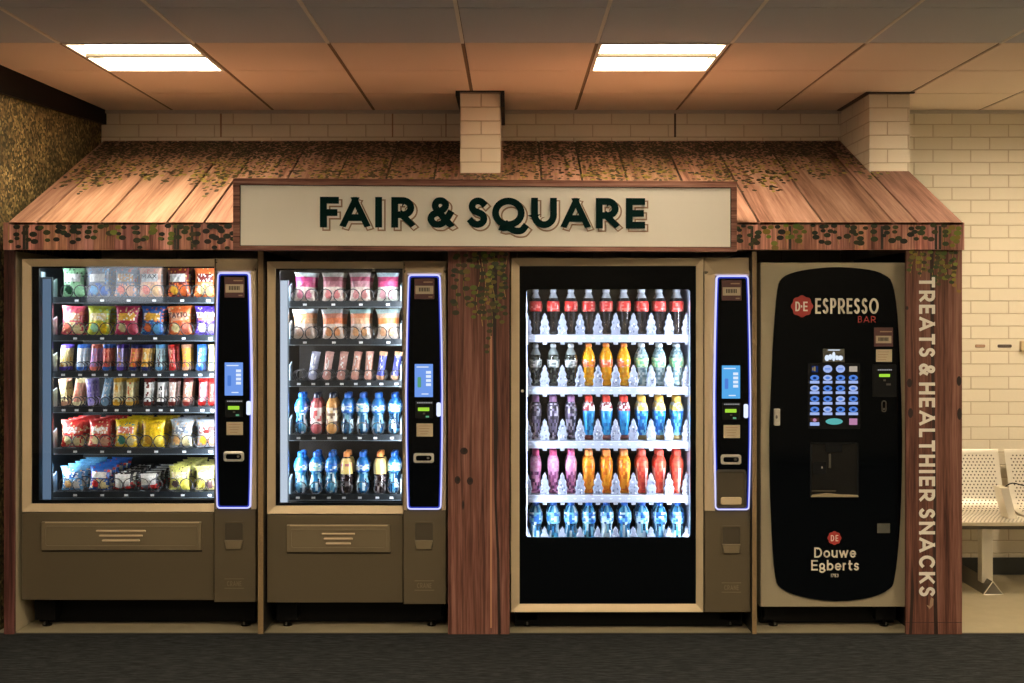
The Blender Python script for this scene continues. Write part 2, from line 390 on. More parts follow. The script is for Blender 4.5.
def stroke(pts, t, zlo, zhi):
    closed = (Vector(pts[0])-Vector(pts[-1])).length < 1e-6
    p = [Vector(q) for q in pts]
    if closed: p = p[:-1]
    n = len(p); Lp = []; Rp = []
    for i in range(n):
        a = p[i-1] if (closed or i > 0) else None; b = p[(i+1) % n] if (closed or i < n-1) else None
        if a is None: d = (b-p[i]).normalized(); q = p[i]-d*t/2; m = Vector((-d.y, d.x))*t/2
        elif b is None: d = (p[i]-a).normalized(); q = p[i]+d*t/2; m = Vector((-d.y, d.x))*t/2
        else:
            d1 = (p[i]-a).normalized(); d2 = (b-p[i]).normalized(); e = (d1+d2); e = e.normalized() if e.length > 1e-6 else d1
            nn = Vector((-e.y, e.x)); cs = max(.5, nn.dot(Vector((-d1.y, d1.x)))); q = p[i]; m = nn*t/2/cs
        Lp.append(q+m); Rp.append(q-m)
    quads = []
    for i in range(n if closed else n-1):
        j = (i+1) % n; quads.append([Rp[i], Rp[j], Lp[j], Lp[i]])
    for q in quads:
        for k in range(4): q[k] = Vector((q[k].x, min(max(q[k].y, zlo), zhi)))
    return quads
def glyph(mb, ch, O, U, V, Nn, w, h, t, e, mat, grow=0):     # letter filling a w x h box, stroke t, raised e along Nn
    O = Vector(O); U = Vector(U); V = Vector(V); Nn = Vector(Nn); tt = t+grow
    for si, pts in enumerate(G[ch][1]):
        P = [(t/2+x*max(w-t, 0), t/2+y*(h-t)) for x, y in pts]
        desc = min(y for x, y in pts) < -.05
        for qi, q in enumerate(stroke(P, tt, -grow/2-(.5*h if desc else 0), h+grow/2)):
            lift = si*.00018+(qi*.00005 if ch in '&g' else 0)
            f = [O+U*a.x+V*a.y+Nn*(e+lift) for a in q]; b = [O+U*a.x+V*a.y for a in q]
            mb.add(f+b, [(0, 1, 2, 3), (0, 4, 5, 1), (1, 5, 6, 2), (2, 6, 7, 3), (3, 7, 4, 0)], mat)
def text(mb, s, O, U, V, Nn, width, h, t, e, mat, gap=.16, space=.38):
    ws = [(t if ch in 'I.1' else (space*h if ch == ' ' else G[ch][0]*h)) for ch in s]
    tot = sum(ws)+gap*h*(len(s)-1); k = width/tot; x = 0
    for ch, w in zip(s, ws):
        if ch != ' ': glyph(mb, ch, Vector(O)+Vector(U)*x, U, V, Nn, max(w*k, t), h, t, e, mat)
        x += (w+gap*h)*k
UX = Vector((1, 0, 0)); UZ = Vector((0, 0, 1)); FR = Vector((0, -1, 0))
def ptext(mb, s, p0, p1, q0, q1, d, t_px, mat, e=.0012, **k):    # text spanning given extents on a plane facing the room
    text(mb, s, (X(p0, d), d, Z(q1, d)), UX, UZ, FR, X(p1, d)-X(p0, d), Z(q0, d)-Z(q1, d), t_px*d/F, e, mat, **k)

# ------------------------------------------------------------------ room
CEIL = 2.76; BACK = 6.92; REAR = -.5; XR = 5.0; XL = -5.6; SEAM = 5.634
wl = lambda y: -2.505+(y-5.70)*(.068/1.22)          # the left wall runs slightly askew
mb = MB(); mb.box(XL, XR+.1, REAR-.1, SEAM-.012, -.06, 0, 'carpet'); struct(mb, 'floor')
mb = MB(); mb.box(-2.6, XR+.1, SEAM+.012, BACK+.1, -.06, 0, 'beige_vinyl'); struct(mb, 'floor')
mb = MB(); mb.box(XL, XR+.1, SEAM-.012, SEAM+.012, -.05, .003, 'rubber_strip'); struct(mb, 'trim_1')
mb = MB(); mb.box(-2.5, XR, BACK, BACK+.12, 0, CEIL+.1, 'brick_paint'); struct(mb, 'wall_back')
mb = MB(); y0, y1 = 5.25, 6.92
mb.add([(wl(y0), y0, 0), (wl(y1), y1, 0), (wl(y1), y1, CEIL), (wl(y0), y0, CEIL), (XL, y0, 0), (XL, y1, 0), (XL, y1, CEIL), (XL, y0, CEIL)],
       [(0, 1, 2, 3), (5, 4, 7, 6), (4, 0, 3, 7), (1, 5, 6, 2)], 'mural_leaves'); struct(mb, 'wall_left')
mb = MB(); mb.add([(wl(y0)+.002, y0, CEIL-.15), (wl(y1)+.002, y1, CEIL-.085), (wl(y1)+.03, y1, CEIL-.085), (wl(y0)+.03, y0, CEIL-.15),
                   (wl(y0)+.002, y0, CEIL), (wl(y1)+.002, y1, CEIL), (wl(y1)+.03, y1, CEIL), (wl(y0)+.03, y0, CEIL)],
                  [(0, 1, 2, 3), (4, 7, 6, 5), (0, 3, 7, 4), (3, 2, 6, 7), (2, 1, 5, 6)], 'black_satin'); struct(mb, 'trim_2')
mb = MB(); mb.box(XR, XR+.1, REAR, BACK, 0, CEIL, 'brick_paint'); struct(mb, 'wall_right')
mb = MB(); mb.box(XL, XR, REAR-.1, REAR, 0, CEIL, 'brick_far'); struct(mb, 'wall_front')
mb = MB(); mb.box(XL-.1, XL, REAR, y0, 0, CEIL, 'brick_paint'); struct(mb, 'wall_far_left')
mb = MB(); mb.box(2.19, XR, BACK-.014, BACK, 0, .10, 'skirting'); struct(mb, 'baseboard_back')
mb = MB(); mb.box(XL, XR, REAR, REAR+.012, 0, .12, 'skirting'); struct(mb, 'baseboard_front')
# window in the wall behind the camera, mirrored faintly in the glass of the wide snack machine
wnd = MB(); x0, x1, z0, z1 = -4.33, -3.55, 1.66, 2.35
for a in ((x0-.05, x0, z0-.05, z1+.05), (x1, x1+.05, z0-.05, z1+.05), (x0, x1, z0-.05, z0), (x0, x1, z1, z1+.05)): wnd.box(a[0], a[1], REAR, REAR+.03, a[2], a[3], 'shelf_white')
wo = struct(wnd, 'window_1'); mb = MB(); mb.box(x0, x1, REAR+.002, REAR+.008, z0, z1, 'day_pane'); build(mb, 'pane', wo)

# brick columns
def column(x0, x1, d, label, px):
    mb = MB(); mb.box(x0, x1, d, BACK-.002, 0, CEIL-.004, 'brick_paint'); o = struct(mb, 'column'); return o
column(-.277, -.058, 6.33, '', 0); column(1.960, 2.180, 6.36, '', 0)
# dark shadow gaps cut in the ceiling round the columns
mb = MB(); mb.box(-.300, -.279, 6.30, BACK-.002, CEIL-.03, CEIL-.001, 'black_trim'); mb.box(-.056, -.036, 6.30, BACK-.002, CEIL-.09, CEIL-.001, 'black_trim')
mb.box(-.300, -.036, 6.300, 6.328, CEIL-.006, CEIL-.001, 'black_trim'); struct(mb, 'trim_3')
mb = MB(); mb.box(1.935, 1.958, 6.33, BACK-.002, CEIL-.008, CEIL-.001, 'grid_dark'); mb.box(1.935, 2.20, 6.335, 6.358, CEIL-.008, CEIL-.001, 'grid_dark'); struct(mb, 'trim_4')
# vertical joints in the painted brick above the canopy
for i, (p, w) in enumerate(((221, .010), (392.6, .008), (675, .012), (446, .006))):
    mb = MB(); x = X(p, BACK); mb.box(x-w/2, x+w/2, BACK-.004, BACK, 2.60, CEIL-.002, 'shadow_tan' if i != 2 else 'grid_dark'); struct(mb, 'trim_%d' % (5+i))
mb = MB(); mb.box(-2.43, XR, BACK-.02, BACK-.001, CEIL-.02, CEIL-.002, 'grid_light'); struct(mb, 'trim_9')

# ceiling: lay-in tiles
GX0 = .385; GY0 = 5.188; T = .6
lamps = [(i, j) for i in (-4, 0, 4) for j in (0, -4, -8)]
ceil = MB()
nx0 = int(math.floor((XL-GX0)/T)); nx1 = int(math.ceil((XR-GX0)/T)); ny0 = int(math.floor((REAR-GY0)/T)); ny1 = 3
for i in range(nx0, nx1):
    for j in range(ny0, ny1):
        if (i, j) in lamps: continue
        xa = max(GX0+i*T+.009, XL); xb = min(GX0+(i+1)*T-.009, XR); ya = max(GY0+j*T+.004, REAR); yb = min(GY0+(j+1)*T-.004, BACK)
        if xb <= xa or yb <= ya: continue
        ceil.box(xa, xb, ya, yb, CEIL, CEIL+.015, 'tile_peach_bounce' if j >= 0 else 'tile_grey')  # rows over the canopy get the bounce-tinted tile
for i in range(nx0, nx1+1):
    x = GX0+i*T
    if XL < x < XR:
        ceil.box(x-.009, x+.006, REAR, GY0, CEIL-.003, CEIL+.01, 'letter_cream'); ceil.box(x+.004, x+.009, REAR, BACK, CEIL+.006, CEIL+.012, 'grid_dark')
        ceil.box(x-.009, x+.004, GY0, BACK, CEIL+.002, CEIL+.01, 'board_edge')
ceil.box(XL, XR, REAR, BACK, CEIL+.09, CEIL+.10, 'grid_dark')
for j in range(ny0, ny1+1):
    y = GY0+j*T
    if REAR < y < BACK: ceil.box(XL, XR, y-.003, y+.003, CEIL+.004, CEIL+.012, 'grid_dark')
struct(ceil, 'ceiling')
def fixture(i, j, label, grp=None):
    x = GX0+i*T; y = GY0+j*T; c = (x+T/2, y+T/2, CEIL)
    o = thing('ceiling_light', c, label, 'ceiling light', grp)
    a, b = .022, T-.022
    m = MB(); m.ring([(x+.008, y+.006), (x+T-.008, y+.006), (x+T-.008, y+T-.006), (x+.008, y+T-.006)], [(x+a, y+a), (x+b, y+a), (x+b, y+b), (x+a, y+b)], 0, 1, 'letter_cream')
    m.v = [Vector((v.x, v.z, CEIL-.004+v.y*.07)) for v in m.v]; build(m, 'frame', o)
    m = MB(); m.box(x+a, x+b, y+T*.485, y+b, CEIL+.042, CEIL+.050, 'lamp_bright' if j == 0 and i < 4 else 'lamp_unseen_fill'); build(m, 'diffuser', o)
    m = MB(); m.box(x+a, x+b, y+a, y+T*.485, CEIL+.046, CEIL+.056, 'lamp_near'); build(m, 'diffuser', o)
    m = MB(); m.box(x+a, x+b, y+T*.44, y+T*.453, CEIL-.002, CEIL+.012, 'bronze_dark'); m.box(x+a, x+b, y+T*.485, y+T*.50, CEIL-.002, CEIL+.012, 'bronze_dark'); m.box(x+a, x+b, y+T*.453, y+T*.485, CEIL+.003, CEIL+.01, 'letter_cream'); build(m, 'louvre_bar', o)
fixture(-4, 0, 'square recessed ceiling light above the left end of the timber canopy')
fixture(0, 0, 'square recessed ceiling light above the right half of the cream sign')
fixture(4, 0, 'unseen ceiling light boosted for fill, out beyond the right end of the canopy')
fixture(-4, -4, 'unseen ceiling light boosted for fill, nearer the camera on the left'); fixture(0, -4, 'unseen ceiling light boosted for fill, nearer the camera in the middle'); fixture(4, -4, 'unseen ceiling light boosted for fill, nearer the camera on the right')
for i, wd in ((-4, 'left'), (0, 'middle'), (4, 'right')): fixture(i, -8, 'unseen ceiling light added as front fill over the camera row, '+wd)  # unseen row added to light the machine fronts

# ------------------------------------------------------------------ timber-print canopy
CF = 5.60                                                   # canopy front plane
XA, XB = X(5, 5.62), X(963, 5.62)
RS = (2.577-1.992)/(BACK-.012-CF)
can = thing('canopy', (0, CF, 0), 'mock timber shed canopy printed with planks and hanging leaves, framing all four vending machines', 'canopy')
brk = [XA+.02]+[X(p, CF) for p in (36, 100.5, 167, 204, 262, 318, 372, 425)]+[-.277, -.058]+[X(p, CF) for p in (545, 590, 640, 700, 759, 823, 894)]+[1.960]+[2.180]
brk = sorted(brk)
m = MB(); g = .006; rnd = random.Random(3)
for a, b in zip(brk[:-1], brk[1:]):
    ye = BACK-.012
    if a >= -.278 and b <= -.057: ye = 6.326
    if a >= 1.959: ye = 6.356
    k = rnd.uniform(.82, 1.08)*(.74 if a > 1.3 else 1); tint = (k, k*rnd.uniform(.93, 1.0), k*rnd.uniform(.88, 1.0))  # right-end planks: redder timber plus lamp falloff put into the tint
    ga = 0 if a in (-.277, -.058) else g; gb = 0 if b in (-.277, -.058) else g
    aa = a+ga; bb = b-gb; z0 = 1.992; z1 = z0+(ye-CF)*RS
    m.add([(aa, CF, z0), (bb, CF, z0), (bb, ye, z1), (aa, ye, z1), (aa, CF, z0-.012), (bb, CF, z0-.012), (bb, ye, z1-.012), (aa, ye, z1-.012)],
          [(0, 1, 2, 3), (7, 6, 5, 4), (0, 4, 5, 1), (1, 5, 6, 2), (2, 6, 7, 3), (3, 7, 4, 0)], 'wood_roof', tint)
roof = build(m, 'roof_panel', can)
m = MB(); segs = [(XA+.01, -.277, BACK-.012), (-.277, -.058, 6.326), (-.058, 1.96, BACK-.012), (1.96, 2.18, 6.356)]
for a, b, ye in segs:
    z1 = 1.992+(ye-CF)*RS
    m.add([(a, CF+.01, 1.976), (b, CF+.01, 1.976), (b, ye, z1-.016), (a, ye, z1-.016)], [(0, 1, 2, 3)], 'black_trim')
build(m, 'backing_board', can)
# printed leaves on the roof, thick along the ridge and trailing down in strands
m = MB(); rnd = random.Random(11)
SL = Vector((0, 1, RS)).normalized(); NR = Vector((0, -RS, 1)).normalized(); LEN = sqrt((BACK-.012-CF)**2*(1+RS*RS))
pal = [L(52, 50, 22), L(92, 88, 30), L(40, 38, 22), L(128, 118, 44), L(66, 66, 34), L(30, 26, 18), L(150, 140, 60), L(84, 56, 34)]
ph = [rnd.uniform(0, 6.28) for _ in range(6)]
def strand(x): return .5+.25*(sin(x*9+ph[0])*.5+sin(x*21+ph[1])*.35+sin(x*47+ph[2])*.3)
cnt = 0
while cnt < 11000:
    x = rnd.uniform(XA+.04, 2.16); u = rnd.random()**.66
    lim = .42+(.5-strand(x))*.55
    if x > 1.55: lim += (x-1.55)*.45
    if u < lim: 
        if not (u > lim-.12 and rnd.random() < .10): continue
    dens = min(1, max(.0, (u-lim+.12))*2.1)
    if rnd.random() > dens*(1 if u > .80 else .42+.58*(sin(x*150+2*sin(x*13)) > -.1)): continue
    y = CF+u*(BACK-.03-CF)
    if -.29 < x < -.045 and y > 6.30: continue
    if 1.945 < x and y > 6.33: continue
    a = rnd.uniform(-.5, .5); r = rnd.uniform(.0058, .0096)*(1.35 if u < .6 else 1)
    c = Vector((x, y, 1.992+(y-CF)*RS))+NR*rnd.uniform(.0008, .002)
    U = UX*cos(a)+SL*sin(a); V = SL*cos(a)-UX*sin(a)
    m.disc(c, U, V, r, r*1.25, 'print_flat', rnd.choice(pal) if u < .75 else rnd.choice([pal[0], pal[2], pal[4], pal[5], pal[5]]), 7); cnt += 1
tag(build(m, 'leaf_print', can), None, None, kind='stuff')
# fascia: short upright boards
m = MB(); x = XA; rnd = random.Random(5); zt, zb = 1.992, Z(250, 5.62)
while x < XB-.001:
    w = rnd.uniform(.045, .12); xe = min(x+w, XB)
    if XB-xe < .03: xe = XB
    k = rnd.uniform(1.7, 3.2); m.box(x, xe-.0015, CF, CF+.018, zb, zt-.001, 'wood_panel', (k, k*rnd.uniform(.9, 1.05), k*rnd.uniform(.85, 1.1))); x = xe
fas = build(m, 'fascia', can)
def leafy(m, d, x0, x1, zt, zlen, rnd, n, r0, stems=True, step=.03, pal=None):
    for i in range(n):
        x = x0+(x1-x0)*(i+.5)/n+rnd.uniform(-.008, .008); dz = zlen(x) if callable(zlen) else zlen
        ln = dz*rnd.uniform(.55, 1); ph = rnd.uniform(0, 6)
        f = lambda t: x+.010*sin(ph+t*22)
        if stems and rnd.random() < .65:
            pts = [(f(ln*k/10), ln*k/10) for k in range(11)]; c = rnd.choice([L(176, 150, 70), L(140, 128, 60), L(196, 160, 96)])
            for a, b in zip(pts[:-1], pts[1:]): m.add([(a[0]-.0012, d, zt-a[1]), (b[0]-.0012, d, zt-b[1]), (b[0]+.0012, d, zt-b[1]), (a[0]+.0012, d, zt-a[1])], [(0, 1, 2, 3)], 'print_flat', c)
        t = rnd.uniform(.004, .02); col = rnd.choice(pal or [L(84, 86, 38), L(52, 58, 32), L(112, 110, 44), L(66, 66, 38), L(140, 130, 56)])
        while t < ln:
            side = rnd.choice((-1, 1)); r = r0*rnd.uniform(.75, 1.2)
            if f(t)+side*r*.9-r > x0-.005 and f(t)+side*r*.9+r < x1+.005 and zt-t-r*.7 > zt-dz*1.0-.02:
                m.disc((f(t)+side*r*.7, d-.0006-rnd.random()*.0004, zt-t), UX, UZ, r, r*.68, 'print_flat', [v*rnd.uniform(.7, 1.25) for v in col], 10)
            t += step*rnd.uniform(.6, 1.3)
m = MB(); rnd = random.Random(21); d = CF-.0012
leafy(m, d, XA+.02, XB-.012, zt-.01, zt-zb-.012, rnd, 112, .0168, step=.031, pal=[L(46, 52, 26), L(30, 36, 22), L(96, 104, 34), L(60, 66, 30), L(132, 130, 46), L(24, 28, 18)])
for px in (24, 27, 175, 178, 192, 752, 790, 882, 936, 940): m.pbox(px-1.4, px+1.4, 226, 249.5, d, .0008, 'print_flat', L(52, 46, 40))
tag(build(m, 'leaf_print', can), None, None, kind='stuff')
# post in the left, middle and right
def post(p0, p1, q0, tint, label, name='post'):
    m = MB(); d = 5.622; x0, x1 = X(p0, d), X(p1, d); z1 = Z(q0, d)
    m.box(x0, x1, d, d+.02, .003, z1, 'wood_panel', tint); return build(m, name, can, label=label)
pl = post(4, 14, 250, (.60, .48, .58), 'narrow dark plum timber-print post')
pm = post(448, 509.5, 250, (1, .93, .93), 'reddish timber-print post with trailing vines and a long dark crack')
pr = post(906.2, 962, 250, (.92, .86, .82), 'brown timber-print post lettered down its length')
# print on the middle post
m = MB(); rnd = random.Random(8); d = 5.6205
for p in (463, 484, 491.2, 501): m.pbox(p-.3, p+.3, 252, 633, d, .0006, 'print_flat', L(70, 36, 30))
m.pbox(490.2, 491.8, 336, 628, d-.0003, .0006, 'print_flat', L(196, 140, 108))
crack = [(491.8, 250), (497.5, 250), (497, 300), (495.8, 340), (496.8, 380), (498, 430), (496.5, 500), (499.5, 560), (500.5, 634), (498, 634), (497, 560), (494.5, 500), (493.5, 430), (493.8, 380), (493.2, 340), (492.2, 300)]
m.prism([(X(a, d), Z(b, d)) for a, b in crack], d-.0004, d, 'print_flat', L(38, 26, 22))
for a, b, ra, rb in ((464, 451, 4, 3.6), (457.5, 480, 3, 4), (470, 481, 3.2, 4), (463, 505, 1.2, 5)):
    m.disc(W(a, b, d-.0006), UX, UZ, ra*d/F, rb*d/F, 'print_flat', L(48, 28, 24), 10); m.disc(W(a+.6, b-.5, d-.0008), UX, UZ, ra*.45*d/F, rb*.5*d/F, 'print_flat', L(28, 18, 16), 8)
leafy(m, d-.0008, X(449, d), X(509, d), Z(252, d), lambda x: .50-.10*abs(x+.12)*6, rnd, 9, .0155, step=.036)
leafy(m, d-.0010, X(480, d), X(509, d), Z(252, d), .36, rnd, 5, .013, step=.030)
tag(build(m, 'vine_print', can), None, None, kind='stuff')
# print on the right post
m = MB(); rnd = random.Random(9)
m.prism([(X(a, d), Z(b, d)) for a, b in [(930, 250), (933.5, 250), (934, 330), (935, 420), (936.5, 500), (936, 560), (938, 634), (934, 634), (933, 560), (933.5, 500), (932, 420), (930.5, 330)]], d-.0004, d, 'print_flat', L(50, 30, 24))
m.prism([(X(a, d), Z(b, d)) for a, b in [(912, 560), (914, 590), (912, 634), (909, 634), (911, 590)]], d-.0004, d, 'print_flat', L(46, 28, 22))
m.pbox(905.3, 961.7, 622.2, 622.8, d-.0002, .0004, 'print_flat', L(60, 34, 28))
for a, b, ra, rb in ((909.5, 383, 2.6, 4.5), (959, 381, 2.4, 5), (910.5, 413, 2.6, 5), (959.5, 414, 2.4, 6), (907, 308, 1.5, 2)):
    m.disc(W(a, b, d-.0006), UX, UZ, ra*d/F, rb*d/F, 'print_flat', L(40, 24, 20), 10)
leafy(m, d-.0008, X(906, d), X(961, d), Z(251, d), lambda x: .16 if x < 2.02 else .20, rnd, 13, .0135, step=.030)
tag(build(m, 'vine_print', can), None, None, kind='stuff')
# lettering reading downwards
m = MB(); hh = (935-919)*d/F; tt = 3.2*d/F
for wd, a, b in (('TREATS', 277, 357), ('&', 363.5, 376), ('HEALTHIER', 382.5, 501), ('SNACKS', 508.5, 596.5)):
    m = MB(); text(m, wd, W(919, a, d-.001), -UZ, UX, FR, (b-a)*d/F, hh, tt, .0012, 'letter_cream', gap=.20)
    build(m, 'lettering', can, label='cream lettering %s reading downwards' % wd)
m = MB()
sw = [(931, 597), (933.5, 599), (933, 605), (929.5, 609), (926.5, 605), (929.5, 606), (930, 601)]
m.prism([(X(a, d), Z(b, d)) for a, b in sw], d-.0022, d-.001, 'shadow_tan')
build(m, 'printed_flourish', can, label='small tan flourish under the lettering')
# returns and dividers: boards running back to the wall
def board(x0, x1, d0, edge, inner, label, z1=1.855):
    m = MB(); m.box(x0, x1, d0, 6.62, .003, z1, inner); m.box(x0+.0005, x1-.0005, d0-.003, d0, .003, z1, edge)
    return build(m, 'divider_board', can, bevel=.002, label=label)
board(-2.431, -2.409, 5.645, 'board_inner', 'board_inner', 'pale board lining the left post')
board(X(258.3, 5.64), X(264, 5.64), 5.63, 'board_edge', 'black_trim', 'ochre-edged board between the two snack machines')
board(1.1665, 1.190, 5.63, 'board_edge', 'black_trim', 'ochre-edged board between the drinks machine and the coffee machine')
m = MB(); m.add([(2.174, 5.625, 1.97), (2.174, 6.90, 1.97), (2.174, 6.90, 2.54), (2.174, 5.625, 1.975), (2.18, 5.625, 1.97), (2.18, 6.90, 1.97), (2.18, 6.90, 2.54), (2.18, 5.625, 1.975)], [(0, 1, 2, 3), (7, 6, 5, 4), (2, 6, 7, 3), (0, 4, 5, 1), (1, 5, 6, 2)], 'board_inner'); build(m, 'gable_light_stop', can)  # unseen panel added to stop light leaking in under the roof end
board(-.300, -.282, 5.645, 'black_trim', 'black_trim', None); board(-.022, -.006, 5.645, 'black_trim', 'black_trim', None)
board(1.950, 1.968, 5.645, 'black_trim', 'black_trim', None); board(2.165, 2.182, 5.645, 'board_inner', 'board_inner', None, 1.97)

# ------------------------------------------------------------------ sign
yl, yr = 5.43, 5.57; sxl = X(233, yl); sxr = X(737, yr); th = math.atan2(yr-yl, sxr-sxl); SLEN = sqrt((yr-yl)**2+(sxr-sxl)**2)
sg = thing('shop_sign', (sxl, yl, 1.849), 'wide cream sign in a reddish timber-print frame reading FAIR & SQUARE in dark green', 'sign')
sg.rotation_euler = (0, 0, th); sg['_base'] = (0, 0, 0)
def SX(p): k = (p-CX)/F; return (k*yl-sxl)/(cos(th)-k*sin(th))
def SZ(q, p=485): k = (p-CX)/F; dd = yl+SX(p)*sin(th); return EYE-(q-CY)*dd/F-1.849
H = .337
m = MB(); m.box(.012, SLEN-.012, .006, .05, .012, H-.012, 'cream_board'); build(m, 'sign_board', sg)
fw = .031
for nm, a in (('h', (0, SLEN, 0, .020)), ('h', (0, SLEN, H-.031, H)), ('v', (0, fw, .020, H-.031)), ('v', (SLEN-fw*.9, SLEN, .020, H-.031))):
    m = MB(); m.box(a[0], a[1], 0, .055, a[2], a[3], 'wood_frame'); build(m, 'frame_rail', sg, bevel=.0015)
m = MB()
for a in ((fw, SLEN-fw*.9, .020, .0225), (fw, SLEN-fw*.9, H-.0335, H-.031), (fw, fw+.003, .02, H-.024), (SLEN-fw*.9-.003, SLEN-fw*.9, .02, H-.024)): m.box(a[0], a[1], .003, .006, a[2], a[3], 'sign_green')
build(m, 'green_border', sg)
for s in (.35, 1.2, 2.05):
    m = MB(); m.box(s, s+.03, .055, .055+.11-s*.065, .03, .07, 'black_trim'); build(m, 'bracket', sg)
lets = [('F', 320, 338.8), ('A', 340.5, 369.5), ('I', 375.3, 382), ('R', 391.4, 414.2), ('&', 427.6, 455.2), ('S', 467.8, 487.8), ('Q', 492.2, 524.6), ('U', 531.3, 556.8), ('A', 561.5, 590), ('R', 596, 618.6), ('E', 626, 645)]
t = .0315
for ch, p0, p1 in lets:
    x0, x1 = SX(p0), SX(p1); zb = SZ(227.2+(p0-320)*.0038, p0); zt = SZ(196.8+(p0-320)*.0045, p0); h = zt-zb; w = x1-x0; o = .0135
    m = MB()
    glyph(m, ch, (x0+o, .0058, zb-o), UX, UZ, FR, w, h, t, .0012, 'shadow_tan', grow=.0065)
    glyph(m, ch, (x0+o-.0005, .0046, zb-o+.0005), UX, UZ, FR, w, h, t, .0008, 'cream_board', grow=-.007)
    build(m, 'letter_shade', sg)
    m = MB(); glyph(m, ch, (x0, .0038, zb), UX, UZ, FR, w, h, t, .006, 'sign_green'); build(m, 'letter', sg)

# ------------------------------------------------------------------ vending machine parts
FD = 5.68                                                    # machine door plane
def rect(p0, p1, q0, q1, d=FD): return [(X(p0, d), Z(q1, d)), (X(p1, d), Z(q1, d)), (X(p1, d), Z(q0, d)), (X(p0, d), Z(q0, d))]
def quadframe(m, o, i, y0, y1, mat, yin): m.ring(rect(*o), rect(*i), y0, y1, mat, yin=yin)
def outline(cx, spec, r=3.0, d=FD):                        # spec: [(py, half width)], rounded corners
    (ya, ha), (yb, hb) = spec[0], spec[-1]; R = []
    R += [(cx+ha-r+r*cos(a), ya+r-r*sin(a)) for a in [radians(90-90*k/4) for k in range(5)]]
    R += [(cx+h, y) for y, h in spec[1:-1]]
    R += [(cx+hb-r+r*cos(a), yb-r+r*sin(a)) for a in [radians(90*k/4) for k in range(5)]]
    R2 = [(2*cx-x, y) for x, y in reversed(R)]
    return [(X(a, d), Z(b, d)) for a, b in R+R2]
def shrink(pts, k):
    n = len(pts); out = []
    for i in range(n):
        a = Vector(pts[i-1]); b = Vector(pts[i]); c = Vector(pts[(i+1) % n]); e = ((b-a).normalized()+(c-b).normalized()); e = e.normalized() if e.length > 1e-6 else Vector((1, 0))
        out.append((b.x+e.y*k, b.y-e.x*k))
    cx = sum(p[0] for p in pts)/n; 
    if abs(out[0][0]-cx) > abs(pts[0][0]-cx)+1e-9 and abs(pts[0][0]-cx) > 1e-3: return shrink(pts, -k) if k > 0 else out
    return out
